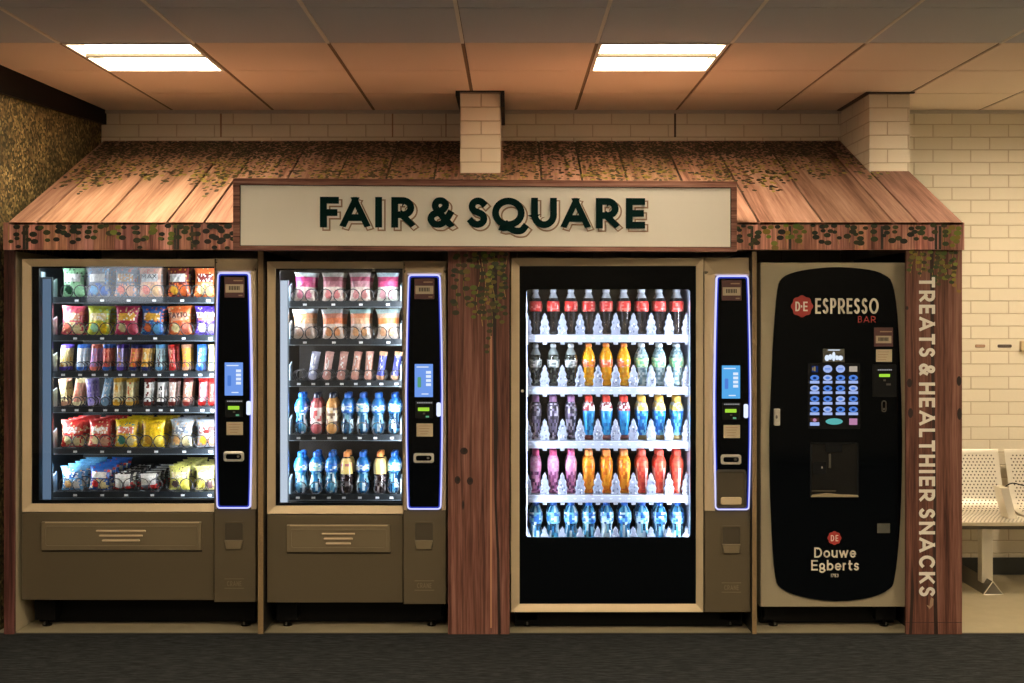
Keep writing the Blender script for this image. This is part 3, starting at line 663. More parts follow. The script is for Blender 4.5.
def control_column(root, cx, c0, c1, ytop, ybot, ptop, pbot, screen, pocket=False, dy=0):
    D = FD-.024
    m = MB(); m.prism([(X(a, FD), Z(b, FD)) for a, b in ((c0, ybot), (c1, ybot), (c1, ptop-4), (c0, ptop-4))], D, FD+.06, 'bronze_low', bev=.004)
    m.prism([(X(a, FD), Z(b, FD)) for a, b in ((c0, ptop-4), (c1, ptop-4), (c1, ytop), (c0, ytop))], FD+.012, FD+.06, 'bronze', bev=.003)
    # champagne cap above the black fascia, leaning forward
    ax0, ax1 = X(c0+.4, D), X(c1-.4, D); z1 = Z(ytop+.6, D); z0 = Z(ptop-1.5, D); bx0, bx1 = X(cx-17.2, D), X(cx+17.2, D)
    m.add([(ax0, FD+.013, z1), (ax1, FD+.013, z1), (bx1, D-.016, z0), (bx0, D-.016, z0), (ax0, D-.0005, z0-.01), (ax1, D-.0005, z0-.01)], [(3, 2, 1, 0), (0, 4, 3), (1, 2, 5), (3, 4, 5, 2)], 'bronze')
    # lighter cheeks down each side of the fascia
    for s in (-1, 1):
        xo = ax0 if s < 0 else ax1; zt, zb = z0, Z(pbot+1, D); xi = X(cx+s*19.3, D)
        m.add([(xo, D-.0008, zt), (xi-s*.012, D-.012, zt), (xi, D-.012, (zt+zb)/2), (xi-s*.010, D-.012, zb), (xo, D-.0008, zb)], [(0, 1, 2, 3, 4) if s < 0 else (4, 3, 2, 1, 0)], 'bronze')
    col = build(m, 'control_column', root)
    spec = [(ptop, 16.2), (ptop+25, 16.9), (ptop+70, 17.9), (ptop+118, 18.6), (ptop+165, 18.4), (pbot-25, 17.6), (pbot, 17.0)]
    o1 = outline(cx, spec, 3.4, D); spec2 = [(spec[0][0]+1.5, spec[0][1]-1.3)]+[(a, b-1.3) for a, b in spec[1:-1]]+[(spec[-1][0]-1.5, spec[-1][1]-1.3)]
    o2 = outline(cx, spec2, 2.4, D); spec3 = [(spec2[0][0]+1.5, spec2[0][1]-1.3)]+[(a, b-1.3) for a, b in spec2[1:-1]]+[(spec2[-1][0]-1.3, spec2[-1][1]-1.3)]
    o3 = outline(cx, spec3, 2.0, D)
    m = MB(); m.ring(o1, o2, D-.020, D, 'led_lavender'); m.prism(o2, D-.0185, D, 'black_gloss'); m.ring(o2, o3, D-.0190, D-.0180, 'led_glow_blue')
    fp = build(m, 'control_fascia', root, label='glossy black control fascia edged with glowing lavender light')
    P = D-.0188; q = lambda y: y+dy
    m = MB(); m.pbox(cx-10, cx+9.8, q(277), q(297.5), P, .001, 'purple_label'); m.pbox(cx-9, cx+8.8, q(284.3), q(292.5), P-.0006, .001, 'cream_label')
    for k in range(7): m.pbox(cx-5.6+k*1.6, cx-4.6+k*1.6, q(286), q(290), P-.001, .0008, 'ink')
    m.pbox(cx-1, cx+8, q(280), q(281.2), P-.0006, .0008, 'shadow_tan'); m.pbox(cx+4, cx+8, q(294.8), q(296), P-.0006, .0008, 'shadow_tan')
    build(m, 'notice_sticker', fp, label='purple-brown sticker with a cream box')
    m = MB(); m.pbox(cx-9.8, cx+8.4, q(362.5), q(395.5), P, .002, screen)
    m.pbox(cx-8, cx+4, q(365), q(366), P-.0006, .001, 'screen_white')
    for k in range(4): m.pbox(cx+1.5, cx+6.5, q(369.5+k*4.1), q(372.2+k*4.1), P-.0006, .001, 'screen_white')
    m.prism(rrect(X(cx-7, P), X(cx-3.4, P), Z(q(386), P), Z(q(375.5), P), .005), P-.0006, P+.0004, 'screen_green' if screen == 'screen_blue' and cx > 400 else 'key_blue')
    m.pbox(cx-3, cx+4, q(392), q(393), P-.0006, .001, 'screen_white')
    build(m, 'touch_screen', fp, label='lit blue touch screen')
    m = MB(); m.prism(rrect(X(cx-9.5, P), X(cx+8.5, P), Z(q(417), P), Z(q(399.5), P), .004), P-.001, P+.001, 'black_plastic')
    for k in range(9): m.pbox(cx-7.5+k*1.75, cx-6.4+k*1.75, q(400.6), q(401.9), P-.0016, .001, 'text_lit')
    m.pbox(cx-6.6, cx+4.8, q(406), q(409.6), P-.0018, .001, 'lcd_green'); m.pbox(cx+1.2, cx+4.6, q(414.3), q(416), P-.0018, .001, 'screen_green'); m.pbox(cx-1.6, cx+.6, q(411.2), q(412.8), P-.0018, .001, 'steel_dark')
    build(m, 'card_reader', fp)
    m = MB(); m.prism(rrect(X(cx+12.0, P), X(cx+16.4, P), Z(q(415), P), Z(q(401), P), .008), P-.003, P, 'led_white'); build(m, 'lit_coin_button', fp, label='glowing pale button at the edge')
    m = MB(); m.pbox(cx-8, cx+8.4, q(422), q(435), P, .001, 'cream_label')
    for k in range(4): m.pbox(cx-6+k*.5, cx+6-k, q(424.2+k*2.6), q(424.8+k*2.6), P-.0005, .0008, 'shadow_tan')
    build(m, 'instruction_sticker', fp, label='small cream instruction sticker')
    m = MB(); a = rrect(X(cx-11, P), X(cx+9.5, P), Z(q(461.5), P), Z(q(451.5), P), .012); m.prism(a, P-.004, P, 'steel', bev=.002)
    m.prism(rrect(X(cx-8.4, P), X(cx+7, P), Z(q(459), P), Z(q(454), P), .009), P-.0046, P-.003, 'black_gloss'); m.disc(W(cx+3.6, q(456.5), P-.005), UX, UZ, .007, .007, 'steel_dark', WHITE, 12)
    build(m, 'coin_slot', fp, label='oval steel coin slot')
    if pocket:
        m = MB(); m.ring(rrect(X(cx-15.5, P), X(cx+14.5, P), Z(508, P), Z(469.5, P), .012), rrect(X(cx-14, P), X(cx+13, P), Z(506, P), Z(471.5, P), .010), P-.006, P, 'steel_dark')
        m.prism(rrect(X(cx-14, P), X(cx+13, P), Z(506, P), Z(471.5, P), .010), P-.001, P, 'bronze_dark'); m.prism(rrect(X(cx-11, P), X(cx+10, P), Z(505, P), Z(497, P), .010), P-.004, P, 'bronze', bev=.003)
        build(m, 'change_pocket', fp, label='moulded change pocket under the coin slot')
    # coin return cup
    yy = 0 if not pocket else 4
    m = MB(); m.ring(rrect(X(cx-10.5, D), X(cx+9.5, D), Z(549.5+yy, D), Z(521.5+yy, D), .010), rrect(X(cx-9.3, D), X(cx+8.3, D), Z(548+yy, D), Z(523+yy, D), .009), D-.004, D, 'bronze_low')
    m.prism(rrect(X(cx-9.3, D), X(cx+8.3, D), Z(548+yy, D), Z(523+yy, D), .009), D-.0012, D, 'bronze_dark')
    m.prism([(X(a, D), Z(b, D)) for a, b in ((cx-9.6, 540+yy), (cx+8.6, 540+yy), (cx+7, 549+yy), (cx-8, 549+yy))], D-.012, D-.001, 'bronze_mid', bev=.003)
    build(m, 'coin_return', col)
    m = MB(); b0 = 578.5+(4 if pocket else 0)+(2 if cx > 400 and not pocket else 0)
    m.pbox(cx-10, cx+9.5, b0, b0+.8, D-.0015, .002, 'bronze_mid'); m.pbox(cx-10, cx+9.5, b0+9.4, b0+10.2, D-.0015, .002, 'bronze_mid')
    ptext(m, 'CRANE', cx-7.5, cx+7, b0+2.6, b0+7.6, D-.0003, .7, 'bronze_mid'); build(m, 'embossed_mark', col)
    return col

def coil(x, y0, n, pitch, r, zf, parent, seg=14):
    pts = []
    for k in range(n):
        y = y0+k*pitch
        a0 = -80 if k % 2 == 0 else -80
        for i in range(seg+1):
            a = radians(-80+340*i/seg); pts.append((x+r*cos(a), y+.004*i/seg, zf+r+r*sin(a)))
    m = MB(); m.tube(pts, .0027, 'coil_wire', 5); return build(m, 'coil', parent, smooth=True)

def cabinet(root, x0, x1, z0, z1, cx0, cx1, cz0, cz1, inmat, body='bronze_low', yb=6.50, yc=6.42):
    m = MB(); y0 = FD+.03
    m.box(x0, cx0, y0, yb, z0, z1, body); m.box(cx1, x1, y0, yb, z0, z1, body); m.box(cx0, cx1, y0, yb, cz1, z1, body); m.box(cx0, cx1, y0, yb, z0, cz0, body); m.box(cx0, cx1, yc, yb, cz0, cz1, body)
    build(m, 'cabinet', root)
    m = MB(); e = .004
    m.box(cx0, cx0+e, y0-.02, yc, cz0, cz1, inmat); m.box(cx1-e, cx1, y0-.02, yc, cz0, cz1, inmat); m.box(cx0, cx1, y0-.02, yc, cz1-e, cz1, inmat); m.box(cx0, cx1, y0-.02, yc, cz0, cz0+e, inmat); m.box(cx0, cx1, yc-e, yc, cz0, cz1, inmat)
    build(m, 'liner', root, label='dark interior lining')
def feet(root, xs, z, dk=5.90):
    m = MB(); m.box(xs[0]+.02, xs[-1]-.02, dk-.06, dk-.04, .006, z, 'black_satin'); build(m, 'kick_plate', root)
    for x in (xs[0]+.03, xs[-1]-.13):
        for y in (5.76, 6.30):
            m = MB(); m.box(x, x+.10, y, y+.10, .035, z, 'black_satin'); m.lathe([(.022, .0), (.024, .006), (.010, .010), (.010, .036)], 'black_satin', 12, c=(x+.05, y+.03, .001))
            m.lathe([(.004, 0), (.005, .004), (.004, .014)], 'steel_dark', 8, c=(x+.05, y-.006, .012)); build(m, 'foot', root)
def strip_light(name, loc, rot, sx, sy, e, col=(.86, .93, 1)):
    l = bpy.data.lights.new(name, 'AREA'); l.shape = 'RECTANGLE'; l.size = sx; l.size_y = sy; l.energy = e; l.color = col
    o = bpy.data.objects.new(name, l); COL.objects.link(o); o.location = loc; o.rotation_euler = rot; return o

# ------------------------------------------------------------------ products
def shade(c, k): return tuple(min(1, max(0, v*k)) for v in c)
def bag_mesh(name, Wd, Hh, Dp, design, seed, nu=16, nv=20, neck=.16):
    rn = random.Random(seed); v = []; idx = {}; fs = []; cs = []
    jit = [[rn.uniform(-1, 1) for _ in range(nu+1)] for _ in range(nv+1)]
    for s in (-1, 1):
        for j in range(nv+1):
            t = j/nv
            for i in range(nu+1):
                u = 2*i/nu-1
                w = Wd/2*(1-neck+neck*abs(2*t-1)**3)
                th = Dp/2*(max(0, sin(pi*min(1, max(0, (t-.03)/.93)))))**.55*(max(0, 1-u*u))**.5
                if 0 < i < nu and 0 < j < nv: th *= 1+.22*jit[j][i]
                z = t*Hh + (0 if 0 < j < nv else 0)
                v.append((u*w, s*th + .004*sin(u*4+seed)*(1 if j == nv else 0), z))
    n1 = (nu+1)*(nv+1)
    for s in (0, 1):
        for j in range(nv):
            for i in range(nu):
                a = s*n1+j*(nu+1)+i; q = (a, a+1, a+nu+2, a+nu+1)
                fs.append(q if s == 0 else q[::-1]); u = 2*(i+.5)/nu-1; cs.append(design(u, (j+.5)/nv, rn))
    m = MB(); m.add(v, fs, 'wrapper', cs); return m.mesh(name, smooth=True)
def D_bag(base, logo, low, accent, spark=.25, logov=(.52, .74)):
    def f(u, v, rn):
        k = rn.uniform(.82, 1.15)
        if v > .94 or v < .04: return shade(base, 1.15*k)
        if logov[0] < v < logov[1] and abs(u) < .78: return shade(logo if rn.random() > spark else (.85, .85, .82), k)
        if v < .46:
            if (u+.35)**2+((v-.26)*2.2)**2 < .12: return shade(accent, k)
            if (u-.4)**2+((v-.22)*2.2)**2 < .14: return shade(low, k)
            return shade(base if rn.random() > .35 else low, k)
        return shade(base if rn.random() > .12 else accent, k)
    return f
def D_bar(body, ends, mark, markp=.5):
    def f(u, v, rn):
        k = rn.uniform(.85, 1.12)
        if v < .12 or v > .84: return shade(ends, k)
        if abs(u) < .55 and rn.random() < markp: return shade(mark, k)
        return shade(body, k)
    return f
ORD = ['first', 'second', 'third', 'fourth', 'fifth', 'sixth', 'seventh', 'eighth', 'ninth', 'tenth', 'eleventh', 'twelfth', 'thirteenth']
def place(o_mesh, name, loc, rot, label, cat, grp, kids=()):
    o = bpy.data.objects.new(name, o_mesh); COL.objects.link(o); o.location = loc; o.rotation_euler = rot; tag(o, label, cat, grp)
    for nm, me in kids:
        c = bpy.data.objects.new(nm, me); COL.objects.link(c); c.parent = o
    return o
# bottles: body, cap and sleeve, each a shared mesh
PROF = {
 'cola': ([(.0, 0), (.80, .0), (.96, .03), (1.0, .10), (.92, .20), (.80, .32), (.84, .42), (.97, .52), (1.0, .62), (.96, .70), (.74, .79), (.50, .86), (.40, .90), (.40, .93)], (.44, .915, 1.0)),
 'sport': ([(.0, 0), (.86, .0), (.92, .04), (.72, .10), (.70, .22), (.80, .38), (.95, .54), (1.0, .66), (.92, .76), (.72, .83), (.62, .86)], (.58, .855, 1.0)),
 'juice': ([(.0, 0), (.84, .0), (.90, .04), (.80, .10), (.80, .25), (.90, .42), (1.0, .58), (1.0, .70), (.88, .78), (.66, .84), (.56, .87)], (.60, .86, 1.0)),
 'water': ([(.0, 0), (.78, .0), (.98, .06), (1.0, .20), (.90, .30), (.74, .40), (.80, .47), (.97, .54), (1.0, .66), (.94, .75), (.70, .83), (.46, .87), (.42, .89)], (.46, .88, 1.0)),
 'slim': ([(.0, 0), (.90, .0), (1.0, .05), (1.0, .28), (.94, .34), (1.0, .42), (1.0, .68), (.90, .76), (.62, .84), (.46, .88)], (.50, .87, 1.0)),
}
def bottle_meshes(key, kind, r, h, colf, cap, lab=None, labcol=None, film=False, ridge=.0, seed=1):
    prof, (cr, cz0, cz1) = PROF[kind]; rn = random.Random(seed)
    # refine profile
    P = []
    for (a, b), (c, d2) in zip(prof[:-1], prof[1:]):
        k = 2 if d2-b > .05 else 1
        for i in range(k): P.append((a+(c-a)*i/k, b+(d2-b)*i/k))
    P.append(prof[-1]); seg = 16
    m = MB(); v = []; fs = []; cc = []
    for i, (a, b) in enumerate(P):
        for k in range(seg):
            ang = 2*pi*k/seg; rr = r*a*(1+(ridge*cos(8*ang) if .05 < b < .5 else 0)); v.append((rr*cos(ang), rr*sin(ang), b*h))
    for i in range(len(P)-1):
        for k in range(seg): fs.append((i*seg+k, i*seg+(k+1) % seg, (i+1)*seg+(k+1) % seg, (i+1)*seg+k)); cc.append(colf((P[i][1]+P[i+1][1])/2, k/seg, rn))
    fs.append(tuple(range((len(P)-1)*seg, len(P)*seg))); cc.append(cc[-1])
    m.add(v, fs, 'bottle_film' if film else 'bottle_clear', cc); out = [('bottle_body', m.mesh('bottle_body', smooth=True))]
    m = MB(); R = cr*r
    m.lathe([(R*.96, cz0*h), (R*1.04, cz0*h+.002), (R, cz1*h-.006), (R*.8, cz1*h), (0.0005, cz1*h)], 'bottle_film', 14, [cap]*4, ridge=.03, nr=7); out.append(('cap', m.mesh('cap', smooth=True)))
    if lab:
        z0, z1 = lab; pr = []
        def rad(z):
            for (a, b), (c, d2) in zip(prof[:-1], prof[1:]):
                if b <= z <= d2 and d2 > b: return a+(c-a)*(z-b)/(d2-b)
            return 1
        nz = 6; v = []; fs = []; cc = []
        for i in range(nz+1):
            z = z0+(z1-z0)*i/nz
            for k in range(seg): ang = 2*pi*k/seg; v.append((r*rad(z)*1.03*cos(ang), r*rad(z)*1.03*sin(ang), z*h))
        for i in range(nz):
            for k in range(seg): fs.append((i*seg+k, i*seg+(k+1) % seg, (i+1)*seg+(k+1) % seg, (i+1)*seg+k)); cc.append(labcol((i+.5)/nz, k/seg, rn))
        m = MB(); m.add(v, fs, 'bottle_film', cc); out.append(('bottle_label', m.mesh('bottle_label', smooth=True)))
    return out
def put_bottle(meshes, name, loc, label, cat, grp, rz=0):
    o = bpy.data.objects.new(name, None); COL.objects.link(o); o.location = loc; o.rotation_euler = (0, 0, rz); o.empty_display_size = .05; tag(o, label, cat, grp)
    for nm, me in meshes:
        c = bpy.data.objects.new(nm, me); COL.objects.link(c); c.parent = o
        
DP = 5.86                                                    # depth of the front row of goods in the snack machines
def tray(root, x0, x1, zf, tags, depth=.50, front=5.80):
    m = MB(); m.box(x0, x1, front, front+depth, zf-.006, zf, 'tray_metal'); m.box(x0, x1, front-.004, front, zf-.026, zf+.006, 'tray_metal')
    m.box(x0, x1, front-.0055, front-.004, zf-.026, zf-.023, 'tray_side')
    for xx in (x0, x1-.006):                                 # sloping side guards
        m.add([(xx, front, zf-.02), (xx+.006, front, zf-.02), (xx+.006, front, zf+.08), (xx, front, zf+.08), (xx, front+.06, zf-.02), (xx+.006, front+.06, zf-.02), (xx+.006, front+.06, zf+.098), (xx, front+.06, zf+.098)],
              [(0, 1, 2, 3), (1, 5, 6, 2), (4, 0, 3, 7), (3, 2, 6, 7)], 'tray_side')
    t = build(m, 'tray', root)
    for p in tags:
        x = X(p, front); m = MB(); m.box(x-.009, x+.009, front-.0062, front-.004, zf-.017, zf-.007, 'tag_white'); build(m, 'price_tag', t)
    return t

# ================================================================== machine 1: wide snack machine
m1 = thing('vending_machine', (X(139, FD), FD, 0), 'wide bronze snack vending machine with six trays of crisps and chocolate, at the left end', 'vending machine')
zt1, zb1 = Z(259, FD), Z(600, FD); xl1, xr1 = X(22, FD), X(257, FD)
cabinet(m1, xl1, xr1, zb1, zt1, X(27, FD), X(220, FD), Z(509, FD), Z(262, FD), 'cavity')
def door_frame(root, o, i):
    m = MB(); m.ring(rect(*o), rect(*i), FD, FD+.03, 'bronze', yin=FD+.010); return build(m, 'door_frame', root, bevel=.0015)
door_frame(m1, (22, 215, 259, 512), (30.5, 214, 266.5, 504))
m = MB(); m.pbox(29, 214.6, 265, 505.5, FD+.012, .004, 'pane'); build(m, 'glass_pane', m1)
m = MB(); m.prism(rect(22, 214.2, 512.8, 600), FD-.002, FD+.03, 'bronze_low', bev=.003); lp = build(m, 'lower_panel', m1)
def flap(parent, p0, p1, q0, q1):
    d = FD-.002; m = MB()
    m.prism(rrect(X(p0, d), X(p1, d), Z(q1, d), Z(q0, d), .004), d-.014, d, 'bronze_mid', bev=.003)
    m.ring(rrect(X(p0+3.5, d), X(p1-3.5, d), Z(q1-3.5, d), Z(q0+4, d), .014), rrect(X(p0+5, d), X(p1-5, d), Z(q1-5, d), Z(q0+5.6, d), .012), d-.018, d-.013, 'bronze_mid')
    m.pbox(p0+3, p1-3, q0+.4, q0+1.6, d-.0145, .002, 'bronze'); m.pbox(p0, p1, q1+.2, q1+1.6, d-.002, .003, 'black_trim')  # lighter strip paints the highlight along the flap's top edge
    f = build(m, 'delivery_flap', parent); c = (p0+p1)/2; hw = (p1-p0)*.155 if p1-p0 > 120 else (p1-p0)*.16
    m = MB()
    for k, w in enumerate((1, .88, .76)): m.prism(rrect(X(c-hw*w, d), X(c+hw*w, d), Z(q0+9.9+k*4.8, d), Z(q0+7.9+k*4.8, d), .0045), d-.021, d-.013, 'bronze', bev=.002)
    build(m, 'grip_ridge', f)
m = MB(); m.ring(rect(29.5, 216, 265, 505.5), rect(37.5, 215.6, 268, 500.5), FD+.018, FD+.034, 'black_satin'); build(m, 'door_seal', m1)
flap(lp, 42, 202, 521.5, 550)
control_column(m1, 234.5, 215.3, 257, 258.5, 601, 272.5, 508, 'screen_blue')
feet(m1, (xl1, xr1), zb1)
m = MB(); m.box(X(43, 5.76), X(50, 5.76), 5.755, 5.775, Z(503, 5.76), Z(279, 5.76), 'strip_soft'); m.box(X(41, 5.76), X(51, 5.76), 5.776, 5.79, Z(505, 5.76), Z(277, 5.76), 'tray_metal'); m.box(X(38, 5.76), X(43, 5.76), 5.74, 5.79, Z(277, 5.76), Z(272, 5.76), 'tray_side')
build(m, 'interior_light', m1, label='soft blue-white upright light bar inside the left edge')
XT0, XT1 = X(51.5, 5.80), X(216.5, 5.80)
colr = dict(green=L(150, 205, 160), dgreen=L(22, 70, 40), blue=L(30, 88, 170), white=(.8, .8, .78), peach=L(214, 160, 130), brown=L(110, 32, 28), orange=L(226, 112, 56), tan=L(226, 176, 112),
            pink=L(206, 84, 104), lime=L(178, 186, 60), magenta=L(176, 40, 84), purple=L(86, 60, 178), red=L(190, 40, 38), yellow=L(240, 200, 22), cream=L(228, 214, 160), black=L(22, 20, 22), grey=L(120, 132, 150), lilac=L(160, 150, 214), sky=L(90, 160, 210), gold=L(220, 168, 50), salmon=L(224, 120, 100))
C = colr
R1 = [(73, 'mint green', D_bag(C['green'], C['white'], C['green'], C['dgreen'])), (98.5, 'blue and white', D_bag(C['grey'], C['white'], C['blue'], C['sky'], .6)), (125, 'dusty peach', D_bag(C['grey'], C['tan'], C['peach'], C['salmon'])),
      (150.5, 'pale beige', D_bag(C['peach'], C['white'], C['tan'], C['salmon'])), (178.5, 'dark red and orange', D_bag(C['brown'], C['white'], C['orange'], C['gold'], .5)), (204.5, 'golden tan', D_bag(C['orange'], C['brown'], C['tan'], C['cream'], .2))]
R2 = [(71.5, 'rose pink', D_bag(C['pink'], C['peach'], C['cream'], C['salmon'])), (98.5, 'lime yellow', D_bag(C['lime'], C['cream'], C['yellow'], C['green'])), (126, 'magenta', D_bag(C['magenta'], C['gold'], C['pink'], C['cream'])),
      (151.5, 'bright blue', D_bag(C['blue'], C['gold'], C['sky'], C['orange'])), (180, 'orange', D_bag(C['orange'], C['peach'], C['salmon'], C['cream'], .05)), (206.5, 'violet', D_bag(C['purple'], C['salmon'], C['lilac'], C['white'], .1))]
R5 = [(71.5, 'red and cream', D_bag(C['red'], C['salmon'], C['cream'], C['cream'], .5)), (98.5, 'crimson and cream', D_bag(C['red'], C['peach'], C['peach'], C['cream'], .5)), (125.5, 'yellow with green rings', D_bag(C['yellow'], C['salmon'], C['cream'], L(50, 140, 120))),
      (152.5, 'plain bright yellow', D_bag(C['yellow'], C['yellow'], L(250, 220, 90), C['gold'], .02)), (180.5, 'pale blue and cream', D_bag(L(170, 180, 190), C['grey'], C['cream'], C['tan'])), (207, 'grey and peach', D_bag(L(160, 168, 180), C['brown'], C['peach'], C['gold']))]
R6 = [(71.5, 'blue and white', D_bag(C['sky'], C['blue'], C['white'], C['tan'], .4)), (98.5, 'blue and cream', D_bag(C['blue'], C['white'], C['cream'], C['red'], .4)), (122.5, 'small black and white', D_bag(C['black'], C['white'], C['red'], C['white'], .5, (.2, .9))),
      (148.5, 'small black and red', D_bag(C['black'], C['white'], C['red'], C['grey'], .4, (.3, .95))), (179, 'lime and pale yellow', D_bag(L(206, 206, 110), C['cream'], L(226, 214, 90), L(90, 70, 70))), (206, 'pale yellow and brown', D_bag(L(212, 208, 130), C['cream'], L(110, 80, 80), L(226, 214, 90)))]
POSW = lambda k, n: (ORD[k]+' slot')
def logo(txt, col, w, h, zc, yy):
    m = MB(); text(m, txt, (-w/2, yy, zc), UX, UZ, FR, w, h, h*.2, .0015, col, gap=.12); return m.mesh('printed_name')
def bag_row(rowname, items, q0, q1, wpx, deep, pitch, seed, lean=0.0, grp='crisp packets', lift=None):
    zf = Z(q0, DP)+.001; tr = tray(m1, XT0, XT1, zf, [p+4 for p, _, _ in items])
    for k, (p, look, des) in enumerate(items):
        small = 'small' in look
        Hh = (q0-q1)*DP/F*(.72 if small else 1); Wd = wpx*DP/F
        me = bag_mesh('packet_%d_%d' % (seed, k), Wd, Hh, .05, des, seed*10+k)
        kids = []
        if seed == 2 and k in (4, 5): kids = [('printed_name', logo('TAYTO', 'purple_label' if k == 4 else 'letter_cream', Wd*.72, .026, Hh*.60, -.0325))]
        if seed == 1 and k == 3: kids = [('printed_name', logo('MAX', 'ink', Wd*.6, .022, Hh*.60, -.0325))]
        for j in range(deep):
            place(me, 'crisp_packet', (X(p, DP)+random.uniform(-.002, .002), DP+.012+j*pitch, zf+.004), (radians(-lean-random.uniform(0, 3)), radians(random.uniform(-2.5, 2.5)), radians(random.uniform(-4, 4))),
                  '%s crisp packet, %s tray of wide machine, %s, %s' % (look, rowname, POSW(k, 6), 'front' if j == 0 else ORD[j]+' from front'), 'crisp packet', 'crisp packets on the %s tray of the wide snack machine' % rowname, kids if j == 0 else ())
        for s in (-1, 1): coil(X(p, 5.82)+s*.034, 5.826, deep+1, pitch, .032, zf+.002, tr)
    return tr
bag_row('top', R1, 298.5, 267, 24.5, 2, .078, 1)
bag_row('second', R2, 336, 307, 25, 2, .078, 2)
def bar_row(mach, xt0, xt1, rowname, items, q0, q1, wpx, deep, pitch, seed, mname, width_tray=None):
    zf = Z(q0, DP)+.001; tr = tray(mach, xt0, xt1, zf, [p+1 for p, *_ in items]); n = len(items)
    for k, (p, look, des, tilt) in enumerate(items):
        coil(X(p, 5.82), 5.826, deep+1, pitch, .024 if n > 9 else .027, zf+.002, tr)
        if look is None: continue
        me = bag_mesh('bar_%d_%d' % (seed, k), wpx*DP/F, (q0-q1)*DP/F, .018, des, seed*20+k, 7, 14, neck=.14)
        for j in range(deep):
            place(me, 'chocolate_bar', (X(p, DP)-sin(radians(tilt))*.05, DP+.006+j*pitch, zf+.006), (radians(-3), radians(tilt), radians(random.uniform(-6, 6))),
                  '%s chocolate bar, %s tray of %s, %s, %s' % (look, rowname, mname.replace(' snack', ''), POSW(k, n), 'front' if j == 0 else ORD[j]+' from front'), 'chocolate bar', 'chocolate bars on the %s tray of the %s' % (rowname, mname))
B = D_bar
bar_row(m1, XT0, XT1, 'third', [(62.5, 'cream and purple', B(C['cream'], C['purple'], C['gold']), 4), (79.5, 'pale blue', B(L(180, 200, 220), C['blue'], C['white']), 2), (93, 'mauve', B(L(190, 130, 170), C['salmon'], C['lilac']), 5),
    (105.5, 'red with blue ends', B(C['salmon'], C['blue'], C['red']), 1), (119.5, 'lilac with violet ends', B(C['lilac'], C['purple'], C['tan']), 0), (132.5, 'orange and navy', B(C['orange'], L(20, 40, 110), C['gold']), 6),
    (144.5, 'gold and navy', B(C['gold'], L(20, 40, 110), C['cream']), 5), (158.5, 'silver blue', B(L(150, 180, 185), C['sky'], L(90, 60, 60)), 1), (171.5, 'bright red and pink', B(C['red'], C['red'], C['peach']), -5),
    (185, 'copper and gold', B(C['gold'], C['peach'], C['salmon']), -3), (199.5, 'sky blue', B(L(60, 130, 210), L(50, 120, 220), C['white']), 2), (211, 'cream', B(C['cream'], C['cream'], C['grey']), 0)],
    372, 346, 7.3, 3, .045, 3, 'wide snack machine')
bar_row(m1, XT0, XT1, 'fourth', [(63, 'cream and brown', B(C['cream'], C['peach'], C['brown'], .3), -8), (76, 'peach', B(C['peach'], C['cream'], C['salmon']), 9), (90, 'lavender', B(C['lilac'], C['lilac'], C['purple'], .3), -7),
    (104.5, 'powder blue', B(L(120, 160, 190), L(120, 160, 190), C['white'], .3), 11), (116, 'gold and white', B(C['cream'], C['gold'], C['gold']), 1), (129, 'amber and white', B(C['cream'], C['gold'], C['orange'], .3), 1),
    (147, 'white and brown', B(C['white'], C['brown'], C['brown'], .35), 2), (160, 'white and black', B(C['white'], C['black'], C['black'], .35), 2), (171.5, 'pale biscuit', B(L(210, 180, 165), C['brown'], C['white'], .4), 1),
    (186, 'brown and pink', B(L(200, 140, 120), C['brown'], C['white'], .4), 3), (201.5, 'pink and white', B(L(226, 130, 140), C['red'], C['white'], .5), 1), (211.5, 'coral red', B(L(220, 90, 84), C['red'], C['peach'], .4), 1)],
    407, 380, 7.8, 3, .045, 4, 'wide snack machine')
bag_row('fifth', R5, 448, 421, 24, 4, .085, 5)
bag_row('lowest', R6, 491, 467, 22.5, 5, .085, 6)
strip_light('snack_machine_lamp', (X(120, 5.75), 5.75, Z(263.5, 5.75)), (radians(-42), 0, 0), .80, .03, 6)
strip_light('snack_machine_side_lamp', (X(212.5, 5.73), 5.735, 1.2), (radians(90), 0, radians(52)), .03, 1.1, 3.6)
strip_light('snack_machine_side_lamp', (X(47, 5.80), 5.80, 1.2), (radians(90), 0, radians(-48)), .03, 1.1, 5.5)

# ================================================================== machine 2: narrow snack and drink machine
m2 = thing('vending_machine', (X(357, FD), FD, 0), 'narrower bronze vending machine with crisps, bars and two trays of bottles, beside the middle post', 'vending machine')
zt2, zb2 = Z(262, FD), Z(602.5, FD); xl2, xr2 = X(267, FD), X(446.5, FD)
cabinet(m2, xl2, xr2, zb2, zt2, X(271, FD), X(406, FD), Z(510, FD), Z(264.5, FD), 'cavity_brown')
door_frame(m2, (267, 403.5, 261.5, 514), (275, 402.6, 268.5, 506))
m = MB(); m.pbox(274, 403, 267, 507, FD+.012, .004, 'pane'); build(m, 'glass_pane', m2)
m = MB(); m.prism(rect(267, 403, 515, 602.5), FD-.002, FD+.03, 'bronze_low', bev=.003); lp = build(m, 'lower_panel', m2)
m = MB(); m.ring(rect(273.5, 404, 267, 507), rect(279, 403.6, 270.5, 503.5), FD+.018, FD+.034, 'black_satin'); build(m, 'door_seal', m2)
flap(lp, 287, 390.5, 524.5, 552)
control_column(m2, 424.5, 403.8, 446.5, 261, 603, 274.5, 509, 'screen_blue', dy=1.5)
feet(m2, (xl2, xr2), zb2)
m = MB(); m.box(X(280.5, 5.76), X(287, 5.76), 5.755, 5.775, Z(504, 5.76), Z(281, 5.76), 'strip_bright'); m.box(X(278, 5.76), X(288, 5.76), 5.776, 5.79, Z(505, 5.76), Z(280, 5.76), 'tray_side')
